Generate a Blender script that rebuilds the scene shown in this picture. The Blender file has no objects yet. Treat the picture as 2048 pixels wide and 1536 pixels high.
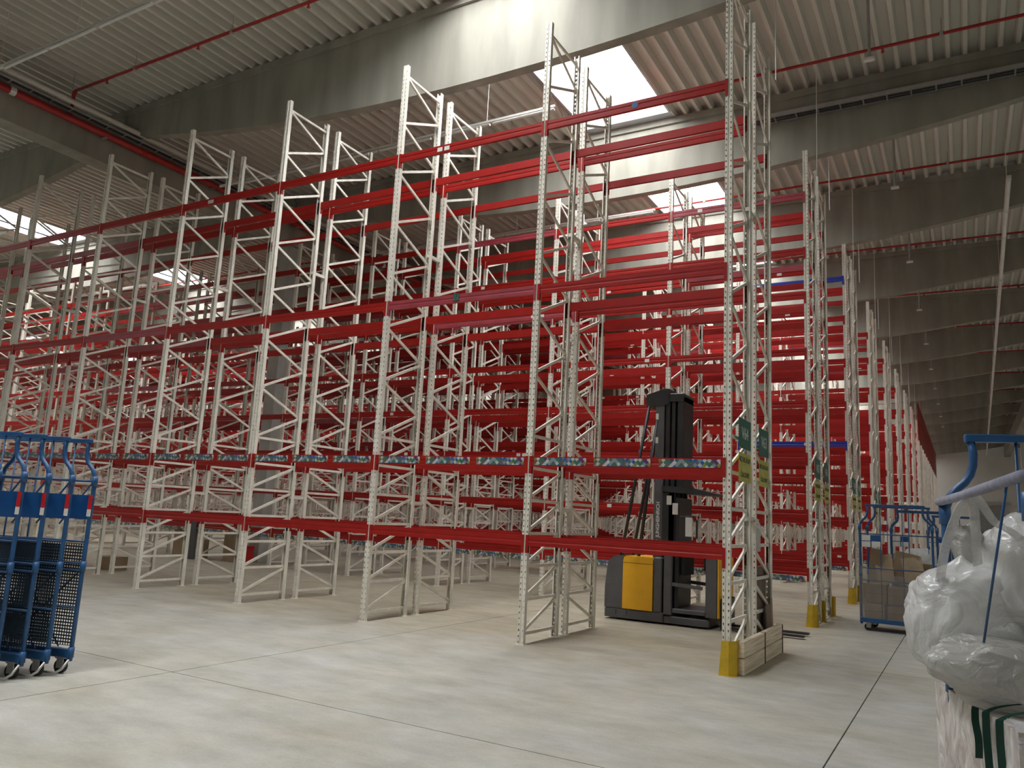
import bpy, math, random
from mathutils import Vector, Matrix, noise
random.seed(7)
SC = bpy.context.scene
COL = SC.collection

# ------------------------------------------------------------------ camera
CAM = Vector((2.5773, -9.7458, 1.7399))
RV = Vector((0.86760071, 0.49461508, 0.0512341))
UV = Vector((0.03815507, -0.16894581, 0.98488654))
FV = Vector((-0.49579552, 0.85253342, 0.16544957))
FPX = 1562.38
cam_data = bpy.data.cameras.new('camera')
cam = bpy.data.objects.new('camera', cam_data)
COL.objects.link(cam)
cam.matrix_world = Matrix(((RV.x, UV.x, -FV.x, CAM.x), (RV.y, UV.y, -FV.y, CAM.y), (RV.z, UV.z, -FV.z, CAM.z), (0, 0, 0, 1)))
cam_data.sensor_width = 36.0
cam_data.lens = FPX / 2048 * 36.0
cam_data.clip_end = 400
SC.camera = cam

# ------------------------------------------------------------------ world, exposure
world = bpy.data.worlds.new('sky')
SC.world = world
world.use_nodes = True
world.node_tree.nodes['Background'].inputs[0].default_value = (0.75, 0.85, 1.0, 1)
world.node_tree.nodes['Background'].inputs[1].default_value = 1.0
SKYLIGHT = 20.5          # radiance of the daylight panes in the roof
SC.view_settings.view_transform = 'Standard'
SC.view_settings.look = 'None'
SC.view_settings.gamma = 1.0
SC.view_settings.use_curve_mapping = False
SC.view_settings.exposure = 0.0
SC.cycles.max_bounces = 6
SC.cycles.diffuse_bounces = 3
SC.cycles.glossy_bounces = 2
SC.cycles.transmission_bounces = 2
SC.cycles.transparent_max_bounces = 6
SC.cycles.caustics_reflective = False
SC.cycles.caustics_refractive = False

# ------------------------------------------------------------------ key dimensions
ZD = 11.4                                     # underside of roof deck
GIRD = [1.25 + 5.95 * k for k in range(-4, 14)]   # front faces of roof girders
GT = 0.22
NAVES = [(-59.6, -37.6), (-37.6, -15.6), (-15.6, 6.4), (6.4, 28.4)]
SKY_X = [(-50.2, -48.2), (-28.2, -26.2), (-5.28, -3.17), (16.6, 18.7)]
XL, XR, YF, YB = -59.6, 28.4, -23.0, 79.3

# ------------------------------------------------------------------ mesh helper
class MB:
    def __init__(s): s.v = []; s.f = []; s.m = []; s.mi = 0
    def add(s, vs, fs):
        b = len(s.v); s.v += [tuple(p) for p in vs]
        for f in fs: s.f.append(tuple(b + i for i in f)); s.m.append(s.mi)
    def box(s, x0, x1, y0, y1, z0, z1):
        s.add([(x0,y0,z0),(x1,y0,z0),(x1,y1,z0),(x0,y1,z0),(x0,y0,z1),(x1,y0,z1),(x1,y1,z1),(x0,y1,z1)],
              [(0,3,2,1),(4,5,6,7),(0,1,5,4),(1,2,6,5),(2,3,7,6),(3,0,4,7)])
        return s
    def bbox(s, x0, x1, y0, y1, z0, z1, b):   # box with all vertical+top edges chamfered
        pr = [(x0+b,y0),(x1-b,y0),(x1,y0+b),(x1,y1-b),(x1-b,y1),(x0+b,y1),(x0,y1-b),(x0,y0+b)]
        cx, cy = (x0+x1)/2, (y0+y1)/2
        kx = (x1-x0-2*b)/(x1-x0); ky = (y1-y0-2*b)/(y1-y0)
        top = [(cx+(x-cx)*kx, cy+(y-cy)*ky) for x, y in pr]
        vs = [(x,y,z0) for x,y in pr]+[(x,y,z1-b) for x,y in pr]+[(x,y,z1) for x,y in top]
        fs = [tuple(range(7,-1,-1)), tuple(range(16,24))]
        for r in (0, 8):
            for i in range(8):
                j = (i+1) % 8
                fs.append((r+i, r+j, r+8+j, r+8+i))
        s.add(vs, fs); return s
    def bar(s, p, q, w, h, ref=(1,0,0)):      # w along ref, h across
        p = Vector(p); q = Vector(q); d = (q-p).normalized()
        a = Vector(ref); a = (a - d*a.dot(d)).normalized(); b = d.cross(a)
        vs = []
        for c in (p, q):
            for i, j in ((-1,-1),(1,-1),(1,1),(-1,1)): vs.append(c + a*(w/2*i) + b*(h/2*j))
        s.add(vs, [(0,3,2,1),(4,5,6,7),(0,1,5,4),(1,2,6,5),(2,3,7,6),(3,0,4,7)]); return s
    def tube(s, pts, r, n=8, cap=True):
        pts = [Vector(p) for p in pts]; rings = []
        t0 = (pts[1]-pts[0]).normalized()
        a = t0.orthogonal().normalized()
        for i, p in enumerate(pts):
            t = (pts[min(i+1,len(pts)-1)] - pts[max(i-1,0)]).normalized()
            a = (a - t*a.dot(t)).normalized(); b = t.cross(a)
            rr = r[i] if isinstance(r, (list, tuple)) else r
            rings.append([p + a*(rr*math.cos(2*math.pi*k/n)) + b*(rr*math.sin(2*math.pi*k/n)) for k in range(n)])
        vs = [v for rg in rings for v in rg]; fs = []
        for i in range(len(pts)-1):
            for k in range(n):
                k2 = (k+1) % n
                fs.append((i*n+k, i*n+k2, (i+1)*n+k2, (i+1)*n+k))
        if cap: fs += [tuple(range(n-1,-1,-1)), tuple((len(pts)-1)*n+k for k in range(n))]
        s.add(vs, fs); return s
    def prism(s, prof, fn0, fn1):             # prof: 2D list, fn maps (a,b)->3D for either end
        n = len(prof); vs = [fn0(*p) for p in prof]+[fn1(*p) for p in prof]
        fs = [tuple(range(n-1,-1,-1)), tuple(range(n, 2*n))]
        for i in range(n):
            j = (i+1) % n
            fs.append((i, j, n+j, n+i))
        s.add(vs, fs); return s
    def mesh(s, name, mats, smooth=False):
        me = bpy.data.meshes.new(name)
        me.from_pydata(s.v, [], s.f)
        for m in (mats if isinstance(mats, (list, tuple)) else [mats]): me.materials.append(m)
        if any(s.m): me.polygons.foreach_set('material_index', s.m)
        if smooth: me.polygons.foreach_set('use_smooth', [True]*len(me.polygons))
        me.update()
        return me

def link(name, data, parent=None, loc=None, rot=None):
    o = bpy.data.objects.new(name, data); COL.objects.link(o)
    if parent is not None: o.parent = parent
    if loc is not None: o.location = loc
    if rot is not None: o.rotation_euler = rot
    return o
def obj(name, mb, mat, parent=None, loc=None, rot=None, smooth=False):
    return link(name, mb.mesh(name, mat, smooth), parent, loc, rot)
def tag(o, label=None, cat=None, group=None, kind=None):
    if label: o['label'] = label
    if cat: o['category'] = cat
    if group: o['group'] = group
    if kind: o['kind'] = kind
    return o
def empty(name, loc=(0,0,0), rz=0.0):
    o = link(name, None, None, loc, (0,0,rz)); o.empty_display_size = 0.1
    return o
ORD = ['zeroth','first','second','third','fourth','fifth','sixth','seventh','eighth','ninth','tenth','eleventh','twelfth','thirteenth',
       'fourteenth','fifteenth','sixteenth','seventeenth','eighteenth','nineteenth','twentieth','twenty-first','twenty-second']

def pix(p):
    q = Vector(p) - CAM; z = q.dot(FV)
    if z < 0.2: return None
    return 1024 + FPX*q.dot(RV)/z, 768 - FPX*q.dot(UV)/z, z

# ------------------------------------------------------------------ materials
def M(name, col, rough=0.5, metal=0.0, var=0.12, scale=6.0, stretch=(1,1,1), bump=0.0, spec=0.5, coat=0.0, col2=None, detail=6.0, lo=0.35, hi=0.65):
    m = bpy.data.materials.new(name); m.use_nodes = True
    nt = m.node_tree; b = nt.nodes['Principled BSDF']
    b.inputs['Roughness'].default_value = rough
    b.inputs['Metallic'].default_value = metal
    b.inputs['Specular IOR Level'].default_value = spec
    if coat: b.inputs['Coat Weight'].default_value = coat
    if var <= 0 and col2 is None:
        b.inputs['Base Color'].default_value = (*col, 1); return m
    tc = nt.nodes.new('ShaderNodeTexCoord'); mp = nt.nodes.new('ShaderNodeMapping')
    mp.inputs['Scale'].default_value = stretch
    nz = nt.nodes.new('ShaderNodeTexNoise'); nz.inputs['Scale'].default_value = scale; nz.inputs['Detail'].default_value = detail
    cr = nt.nodes.new('ShaderNodeValToRGB')
    c2 = col2 if col2 else tuple(min(1, c*(1+var)) for c in col)
    c1 = col if col2 else tuple(c*(1-var) for c in col)
    cr.color_ramp.elements[0].position = lo; cr.color_ramp.elements[0].color = (*c1, 1)
    cr.color_ramp.elements[1].position = hi; cr.color_ramp.elements[1].color = (*c2, 1)
    L = nt.links.new
    L(tc.outputs['Object'], mp.inputs[0]); L(mp.outputs[0], nz.inputs['Vector'])
    L(nz.outputs['Fac'], cr.inputs[0]); L(cr.outputs[0], b.inputs['Base Color'])
    if bump:
        bp = nt.nodes.new('ShaderNodeBump'); bp.inputs['Strength'].default_value = bump; bp.inputs['Distance'].default_value = 0.02
        L(nz.outputs['Fac'], bp.inputs['Height']); L(bp.outputs[0], b.inputs['Normal'])
    return m

MAT = {}
MAT['galv'] = M('galvanised_steel', (0.79,0.755,0.66), 0.45, 0.05, 0.10, 9.0, (1,1,0.35))
MAT['red'] = M('red_beam_paint', (0.335,0.011,0.008), 0.45, 0.0, 0.08, 3.0, spec=0.3)
MAT['darkred'] = M('worn_red_beam_paint', (0.33,0.045,0.06), 0.45, 0.0, 0.12, 3.0)
MAT['bluebeam'] = M('blue_beam_paint', (0.02,0.04,0.34), 0.4, 0.0, 0.08, 3.0)
MAT['concrete'] = M('girder_concrete', (0.30,0.288,0.24), 0.85, 0.0, 0.16, 1.6, (1.2,1.2,0.25), 0.12)
MAT['colconcrete'] = M('column_concrete', (0.50,0.49,0.46), 0.8, 0.0, 0.08, 2.0)
MAT['deck'] = M('roof_sheet', (0.66,0.645,0.575), 0.5, 0.0, 0.05, 0.6, (1,0.2,1))
MAT['wall'] = M('wall_panel', (0.62,0.60,0.54), 0.7, 0.0, 0.03, 1.0)
MAT['curb'] = M('skylight_curb', (0.45,0.47,0.50), 0.4, 0.2, 0.05, 2.0)
MAT['pipe_red'] = M('sprinkler_red', (0.42,0.018,0.016), 0.4, 0.0, 0.1, 5.0)
MAT['white'] = M('white_enamel', (0.75,0.74,0.70), 0.4, 0.0, 0.04, 5.0)
MAT['pipe_pale'] = M('pale_pipe_cover', (0.66,0.60,0.53), 0.55, 0.0, 0.06, 4.0)
MAT['zinc'] = M('zinc_tray', (0.42,0.42,0.41), 0.4, 0.5, 0.08, 6.0)
MAT['cable'] = M('black_cable', (0.03,0.03,0.032), 0.6, 0, 0)
MAT['yellow'] = M('yellow_guard_paint', (0.62,0.40,0.015), 0.45, 0, 0.1, 8.0)
MAT['wood'] = M('pale_timber', (0.74,0.63,0.46), 0.7, 0, 0.2, 5.0, (1,0.25,6))
MAT['wood_end'] = M('dark_board', (0.16,0.115,0.085), 0.7, 0, 0.2, 5.0, (1,1,0.2))
MAT['green'] = M('green_sign', (0.03,0.135,0.10), 0.5, 0, 0.05, 6.0)
MAT['signyel'] = M('yellow_sign', (0.52,0.50,0.12), 0.6, 0, 0.05, 6.0)
MAT['ink'] = M('black_print', (0.03,0.03,0.03), 0.6, 0, 0)
MAT['letter'] = M('white_print', (0.75,0.76,0.73), 0.6, 0, 0)
MAT['paper'] = M('white_paper', (0.72,0.71,0.66), 0.7, 0, 0.06, 40.0)
MAT['blue'] = M('blue_cage_paint', (0.018,0.085,0.22), 0.4, 0.0, 0.15, 6.0)
MAT['blueplate'] = M('blue_cage_plate', (0.015,0.09,0.27), 0.4, 0.0, 0.1, 4.0)
MAT['meshblue'] = M('blue_mesh_sheet', (0.03,0.05,0.075), 0.5, 0.1, 0.15, 6.0)
MAT['foam'] = M('grey_foam_tube', (0.27,0.27,0.34), 0.8, 0, 0.15, 20.0)
MAT['rubber'] = M('black_rubber', (0.02,0.02,0.02), 0.7, 0, 0)
MAT['steel'] = M('bare_steel', (0.45,0.44,0.42), 0.35, 0.7, 0.1, 8.0)
MAT['dark'] = M('truck_dark_grey', (0.10,0.10,0.104), 0.5, 0, 0.1, 5.0)
MAT['mast'] = M('mast_black', (0.035,0.035,0.036), 0.45, 0.2, 0.15, 5.0)
MAT['tyellow'] = M('truck_yellow', (0.88,0.46,0.015), 0.4, 0, 0.05, 3.0)
MAT['card'] = M('cardboard', (0.33,0.235,0.145), 0.8, 0, 0.12, 5.0)
MAT['card2'] = M('pale_cardboard', (0.45,0.35,0.23), 0.8, 0, 0.12, 5.0)
MAT['redbox'] = M('red_plastic', (0.55,0.02,0.02), 0.4, 0, 0.05, 5.0)
MAT['strap'] = M('green_strap', (0.006,0.045,0.03), 0.4, 0, 0.1, 20.0)
MAT['joint'] = M('joint_filler', (0.16,0.15,0.13), 0.9, 0, 0.1, 5.0)

# floor: mottled, dusty power-floated concrete
def floor_mat():
    m = bpy.data.materials.new('floor_concrete'); m.use_nodes = True
    nt = m.node_tree; b = nt.nodes['Principled BSDF']; L = nt.links.new
    tc = nt.nodes.new('ShaderNodeTexCoord')
    def nz(scale, st, det=6, rough=0.6):
        mp = nt.nodes.new('ShaderNodeMapping'); mp.inputs['Scale'].default_value = st
        n = nt.nodes.new('ShaderNodeTexNoise'); n.inputs['Scale'].default_value = scale; n.inputs['Detail'].default_value = det; n.inputs['Roughness'].default_value = rough
        L(tc.outputs['Object'], mp.inputs[0]); L(mp.outputs[0], n.inputs['Vector']); return n
    a = nz(0.7, (1,1.25,1)); s = nz(1.5, (0.9,1.6,1), 9, 0.68); f = nz(40, (1,1,1), 4)
    # fine yellowish dust gathers where nobody drives, under and between the racks
    sp = nt.nodes.new('ShaderNodeSeparateXYZ'); L(tc.outputs['Object'], sp.inputs[0])
    mr = nt.nodes.new('ShaderNodeMapRange'); mr.inputs[1].default_value = -1.2; mr.inputs[2].default_value = 1.0; L(sp.outputs[1], mr.inputs[0])
    mr2 = nt.nodes.new('ShaderNodeMapRange'); mr2.inputs[1].default_value = 0.9; mr2.inputs[2].default_value = 0.1; L(sp.outputs[0], mr2.inputs[0])
    mm = nt.nodes.new('ShaderNodeMath'); mm.operation = 'MULTIPLY'; L(mr.outputs[0], mm.inputs[0]); L(mr2.outputs[0], mm.inputs[1])
    m3 = nt.nodes.new('ShaderNodeMath'); m3.operation = 'MULTIPLY_ADD'; m3.inputs[1].default_value = 0.55; L(mm.outputs[0], m3.inputs[0])
    iv = nt.nodes.new('ShaderNodeMapRange'); iv.inputs[1].default_value = 0.30; iv.inputs[2].default_value = 0.68; iv.inputs[3].default_value = 0.55; iv.inputs[4].default_value = 0.0
    L(a.outputs['Fac'], iv.inputs[0]); L(iv.outputs[0], m3.inputs[2])
    r1 = nt.nodes.new('ShaderNodeMixRGB'); r1.inputs[1].default_value = (0.465,0.465,0.43,1); r1.inputs[2].default_value = (0.44,0.39,0.275,1)
    L(m3.outputs[0], r1.inputs[0])
    r2 = nt.nodes.new('ShaderNodeValToRGB')
    r2.color_ramp.elements[0].position = 0.32; r2.color_ramp.elements[0].color = (0.76,0.755,0.73,1)
    r2.color_ramp.elements[1].position = 0.70; r2.color_ramp.elements[1].color = (1.14,1.14,1.15,1)
    L(s.outputs['Fac'], r2.inputs[0])
    r3 = nt.nodes.new('ShaderNodeValToRGB')
    r3.color_ramp.elements[0].position = 0.3; r3.color_ramp.elements[0].color = (0.90,0.90,0.90,1)
    r3.color_ramp.elements[1].position = 0.7; r3.color_ramp.elements[1].color = (1.03,1.03,1.03,1)
    L(f.outputs['Fac'], r3.inputs[0])
    m1 = nt.nodes.new('ShaderNodeMixRGB'); m1.blend_type = 'MULTIPLY'; m1.inputs[0].default_value = 1
    m2 = nt.nodes.new('ShaderNodeMixRGB'); m2.blend_type = 'MULTIPLY'; m2.inputs[0].default_value = 1
    L(r1.outputs[0], m1.inputs[1]); L(r2.outputs[0], m1.inputs[2]); L(m1.outputs[0], m2.inputs[1]); L(r3.outputs[0], m2.inputs[2])
    L(m2.outputs[0], b.inputs['Base Color'])
    b.inputs['Roughness'].default_value = 0.55; b.inputs['Specular IOR Level'].default_value = 0.35
    return m
MAT['floor'] = floor_mat()

def emit_mat():
    m = bpy.data.materials.new('daylight_pane'); m.use_nodes = True
    nt = m.node_tree; nt.nodes.remove(nt.nodes['Principled BSDF'])
    e = nt.nodes.new('ShaderNodeEmission'); e.inputs[0].default_value = (0.97,0.985,1.0,1); e.inputs[1].default_value = SKYLIGHT
    nt.links.new(e.outputs[0], nt.nodes['Material Output'].inputs[0])
    m.cycles.emission_sampling = 'FRONT'
    return m
MAT['pane'] = emit_mat()

def strip_mat():        # coloured diamond print of the shelf label strips
    m = bpy.data.materials.new('diamond_label_print'); m.use_nodes = True
    nt = m.node_tree; b = nt.nodes['Principled BSDF']; L = nt.links.new
    tc = nt.nodes.new('ShaderNodeTexCoord'); sp = nt.nodes.new('ShaderNodeSeparateXYZ'); L(tc.outputs['Object'], sp.inputs[0])
    def mth(op, a, bb=None):
        n = nt.nodes.new('ShaderNodeMath'); n.operation = op
        for i, x in enumerate((a, bb)):
            if x is None: continue
            if isinstance(x, (int, float)): n.inputs[i].default_value = x
            else: L(x, n.inputs[i])
        return n.outputs[0]
    s = 0.06
    u = mth('FLOOR', mth('DIVIDE', mth('ADD', sp.outputs[0], sp.outputs[2]), s))
    v = mth('FLOOR', mth('DIVIDE', mth('SUBTRACT', sp.outputs[0], sp.outputs[2]), s))
    cb = nt.nodes.new('ShaderNodeCombineXYZ'); L(u, cb.inputs[0]); L(v, cb.inputs[1])
    wn = nt.nodes.new('ShaderNodeTexWhiteNoise'); wn.noise_dimensions = '2D'; L(cb.outputs[0], wn.inputs['Vector'])
    cr = nt.nodes.new('ShaderNodeValToRGB'); cr.color_ramp.interpolation = 'CONSTANT'
    cols = [(0.10,0.13,0.14),(0.06,0.16,0.09),(0.22,0.24,0.05),(0.55,0.56,0.56),(0.02,0.10,0.34),(0.16,0.10,0.07),(0.04,0.14,0.12),(0.12,0.03,0.12),(0.24,0.27,0.30),(0.5,0.5,0.5)]
    e = cr.color_ramp.elements
    e[0].color = (*cols[0],1); e[1].position = 0.1; e[1].color = (*cols[1],1)
    for i in range(2, 10):
        x = e.new(i/10); x.color = (*cols[i],1)
    L(wn.outputs['Value'], cr.inputs[0]); L(cr.outputs[0], b.inputs['Base Color']); b.inputs['Roughness'].default_value = 0.35
    return m
MAT['strip'] = strip_mat()

def film_mat(name, col, alpha, rough=0.22, bump=0.5, scale=3.0, stretch=(1,1,1), col2=None, translucent=0.0):
    m = bpy.data.materials.new(name); m.use_nodes = True
    nt = m.node_tree; b = nt.nodes['Principled BSDF']; L = nt.links.new
    b.inputs['Base Color'].default_value = (*col,1); b.inputs['Roughness'].default_value = rough
    b.inputs['Specular IOR Level'].default_value = 0.6
    b.inputs['Alpha'].default_value = alpha
    tc = nt.nodes.new('ShaderNodeTexCoord'); mp = nt.nodes.new('ShaderNodeMapping'); mp.inputs['Scale'].default_value = stretch
    n = nt.nodes.new('ShaderNodeTexNoise'); n.inputs['Scale'].default_value = scale; n.inputs['Detail'].default_value = 5
    n.inputs['Distortion'].default_value = 1.2
    L(tc.outputs['Object'], mp.inputs[0]); L(mp.outputs[0], n.inputs['Vector'])
    a = nt.nodes.new('ShaderNodeMath'); a.operation = 'SUBTRACT'; a.inputs[1].default_value = 0.5; L(n.outputs['Fac'], a.inputs[0])
    ab = nt.nodes.new('ShaderNodeMath'); ab.operation = 'ABSOLUTE'; L(a.outputs[0], ab.inputs[0])
    bp = nt.nodes.new('ShaderNodeBump'); bp.inputs['Strength'].default_value = bump; bp.inputs['Distance'].default_value = 0.08
    L(ab.outputs[0], bp.inputs['Height']); L(bp.outputs[0], b.inputs['Normal'])
    if translucent:
        tr = nt.nodes.new('ShaderNodeBsdfTranslucent'); tr.inputs[0].default_value = (*col, 1); L(bp.outputs[0], tr.inputs['Normal'])
        mx = nt.nodes.new('ShaderNodeMixShader'); mx.inputs[0].default_value = translucent
        L(b.outputs[0], mx.inputs[1]); L(tr.outputs[0], mx.inputs[2]); L(mx.outputs[0], nt.nodes['Material Output'].inputs[0])
    if col2:
        cr = nt.nodes.new('ShaderNodeValToRGB')
        cr.color_ramp.elements[0].position = 0.35; cr.color_ramp.elements[0].color = (*col,1)
        cr.color_ramp.elements[1].position = 0.65; cr.color_ramp.elements[1].color = (*col2,1)
        L(n.outputs['Fac'], cr.inputs[0]); L(cr.outputs[0], b.inputs['Base Color'])
    return m
MAT['bag'] = film_mat('milky_bag_film', (0.80,0.80,0.78), 0.92, 0.13, 0.75, 3.2, translucent=0.35)
MAT['clearbag'] = film_mat('clear_bag_film', (0.60,0.59,0.55), 0.75, 0.10, 0.8, 4.5, translucent=0.3)
MAT['wrap'] = film_mat('stretch_wrap', (0.42,0.355,0.325), 1.0, 0.2, 0.3, 5.0, (1.2,3.0,1.2), (0.72,0.69,0.66))
MAT['cagefilm'] = film_mat('cage_wrap_film', (0.30,0.29,0.28), 0.42, 0.15, 0.5, 4.0)
MAT['whitefilm'] = film_mat('white_film', (0.74,0.74,0.74), 0.5, 0.25, 0.5, 14.0)

# ================================================================== STRUCTURE
# floor: joint filler bed plus separate slabs with open joints
fl = MB().box(XL, XR, YF, YB, -0.30, -0.012)
floor = tag(obj('floor', fl, MAT['joint']), 'pale dusty concrete warehouse floor cut into large slabs', kind='structure')
xs = [XL] + [1.59 + 6.04*k for k in range(-9, 5) if XL+1 < 1.59 + 6.04*k < XR-1] + [XR]
ys = [YF] + [1.72 + 5.93*k for k in range(-4, 14) if YF+1 < 1.72 + 5.93*k < YB-1] + [YB]
for i in range(len(xs)-1):
    for j in range(len(ys)-1):
        g = 0.006
        obj('floor_slab', MB().box(xs[i]+g, xs[i+1]-g, ys[j]+g, ys[j+1]-g, -0.0119, 0.0), MAT['floor'], floor)

# walls
tag(obj('wall_back', MB().box(XL, XR, YB, YB+0.3, 0, ZD+0.4), MAT['wall']), 'plain cream far end wall behind the racks', kind='structure')
tag(obj('wall_left', MB().box(XL-0.3, XL, YF, YB, 0, ZD+0.4), MAT['wall']), 'cream side wall beyond the far end of the racks', kind='structure')
tag(obj('wall_right', MB().box(XR, XR+0.3, YF, YB, 0, ZD+0.4), MAT['wall']), 'cream side wall beyond the cross aisle', kind='structure')
tag(obj('wall_front', MB().box(XL, XR, YF-0.3, YF, 0, ZD+0.4), MAT['wall']), 'cream wall behind the viewer', kind='structure')
# grey roller door set in the far wall, with steel surround and lamp arm
dr = tag(obj('door_1', MB().box(3.6, 5.9, YB-0.12, YB-0.01, 0, 4.9), M('door_grey', (0.22,0.225,0.21), 0.6)), 'grey roller door in the far end wall', kind='structure')
fr = MB(); fr.box(3.4, 3.6, YB-0.2, YB-0.01, 0, 5.3); fr.box(5.9, 6.1, YB-0.2, YB-0.01, 0, 5.3); fr.box(3.2, 6.5, YB-0.22, YB-0.01, 5.1, 5.4)
obj('door_frame', fr, MAT['zinc'], dr)

# roof girders, one concrete fish-belly beam per nave and bay
def girder_mesh(x0, x1):
    c = (x0+x1)/2; n = 24; mb = MB()
    prof = [(x1-0.02, ZD), (x0+0.02, ZD)]
    for i in range(n+1):
        x = x0+0.02 + (x1-x0-0.04)*i/n
        prof.append((x, 9.6 + 0.0095*(x-c)**2))
    mb.prism(prof, lambda a, b: (a, 0, b), lambda a, b: (a, GT, b))
    # slim top flange
    mb.box(x0+0.02, x1-0.02, -0.06, GT+0.06, ZD-0.16, ZD-0.001)
    return mb.mesh('roof_girder', MAT['concrete'])
GM = [girder_mesh(*n) for n in NAVES]
NAVE_NAME = ['outermost side nave', 'side nave beyond the long beam', 'middle nave', 'cross aisle nave']
for k, y in enumerate(GIRD):
    for n in range(len(NAVES)):
        o = link('roof_girder', GM[n], None, (0, y, 0))
        tag(o, 'concrete roof girder, %s in line of the %s' % (ORD[k+1], NAVE_NAME[n]), kind='structure')
for x in (-15.6, 6.4, -37.6):
    lb = MB().box(x-0.25, x+0.25, YF, YB, 9.72, 10.74)
    tag(obj('long_beam', lb, MAT['concrete']), 'long concrete edge beam carrying the girder ends', kind='structure')
for x in (-15.68, 6.4, -37.6):
    for y in (-16.63, 7.17, 31.14, 55.31):
        c = MB().bbox(x-0.23, x+0.23, y-0.2, y+0.2, 0, 9.72, 0.012)
        tag(obj('column', c, MAT['colconcrete']), 'square concrete column under the long beam', kind='structure')

# corrugated roof deck, sheets running across the bays
PITCH = 0.305
def deck(x0, x1, y0, y1, parent):
    n = max(1, round((x1-x0)/PITCH)); p = (x1-x0)/n; vs = []; fs = []
    pts = []
    for i in range(n):
        a = x0 + i*p
        pts += [(a, ZD), (a+0.24*p, ZD), (a+0.37*p, ZD+0.15), (a+0.87*p, ZD+0.15)]
    pts.append((x1, ZD))
    for y in (y0, y1): vs += [(x, y, z) for x, z in pts]
    N = len(pts)
    for i in range(N-1): fs.append((i, i+1, N+i+1, N+i))
    mb = MB(); mb.add(vs, fs); mb.box(x0, x1, y0, y1, ZD+0.17, ZD+0.22)
    return obj('roof_sheet', mb, MAT['deck'], parent)
ceil = tag(empty('ceiling', (0,0,0)), 'pale corrugated steel roof deck over the girders', kind='structure')
edges = [(XL, SKY_X[0][0])] + [(SKY_X[i][1], SKY_X[i+1][0]) for i in range(3)] + [(SKY_X[3][1], XR)]
bays = [(YF, GIRD[0]+GT)] + [(GIRD[k]+GT, GIRD[k+1]+GT) for k in range(len(GIRD)-1)]
bays = [(a, b) for a, b in bays if b > YF and a < YB]
for a, b in bays:
    b = min(b, YB); a = max(a, YF)
    for x0, x1 in edges: deck(x0, x1, a, b, ceil)
    if bays.index((a, b) if b < YB else bays[-1]) % 2 or b - a < 3 or b < -11: deck(SKY_X[3][0], SKY_X[3][1], a, b, ceil)
    if b - a < 3 or b < -11:
        for x0, x1 in SKY_X[:3]: deck(x0, x1, a, b, ceil)

# barrel skylights between the girders
wn = 0
for k, (a, b) in enumerate(bays):
    b = min(b, YB)
    if b - a < 3 or b < -11: continue
    y0, y1 = a+0.35, b-GT-0.32
    for s, (x0, x1) in enumerate(SKY_X):
        if s == 3 and k % 2: continue  # unseen cross aisle skylights, set only in alternate bays to tune the side light
        wn += 1
        w = tag(empty('window_%d' % wn, ((x0+x1)/2, (y0+y1)/2, ZD)), 'bright barrel skylight, %s bay of the %s' % (ORD[k+1], NAVE_NAME[s]), kind='structure')
        hx, hy = (x1-x0)/2, (y1-y0)/2
        cb = MB()
        cb.box(-hx-0.05, -hx, -hy, hy, -0.02, 0.60); cb.box(hx, hx+0.05, -hy, hy, -0.02, 0.60)
        cb.box(-hx-0.05, hx+0.05, -hy-0.36, -hy, -0.001, 0.60); cb.box(-hx-0.05, hx+0.05, hy, hy+0.33, -0.001, 0.60)
        obj('curb', cb, MAT['curb'], w)
        np_ = 5 if s == 2 and k >= 3 else 1
        def arc(t): return (-hx*math.cos(math.pi*t), 0.60 + 0.40*math.sin(math.pi*t))
        for i in range(np_):
            ya, yb = -hy + 2*hy*i/np_, -hy + 2*hy*(i+1)/np_
            mb = MB(); vs = []; n = 5
            for y in (ya, yb):
                for j in range(n+1): vs.append((arc(j/n)[0], y, arc(j/n)[1]))
            mb.add(vs, [(n+1+j, n+2+j, j+1, j) for j in range(n)])
            if i == 0: mb.add([(arc(j/n)[0], -hy, arc(j/n)[1]) for j in range(n+1)], [tuple(range(n+1))])
            if i == np_-1: mb.add([(arc(j/n)[0], hy, arc(j/n)[1]) for j in range(n+1)], [tuple(range(n+1))])
            obj('pane', mb, MAT['pane'], w)
            if np_ > 1:
                yb2 = yb if i < np_-1 else hy-0.02
                obj('glazing_bar', MB().tube([(arc(j/10)[0]*0.985, yb2, arc(j/10)[1]-0.02) for j in range(11)], 0.014, 6), MAT['zinc'], w, smooth=True)

# ================================================================== PALLET RACKS
BAY = 2.8; PW = 0.095; FD = 1.08; GAP = 0.265; HF = 9.36
ROWS = [0, 5.956, 11.88, 17.85, 23.85, 29.93, 36.03, 42.12, 48.1, 54.1, 60.1, 66.1, 72.1]
NB = 20
PD = 0.068

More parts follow.
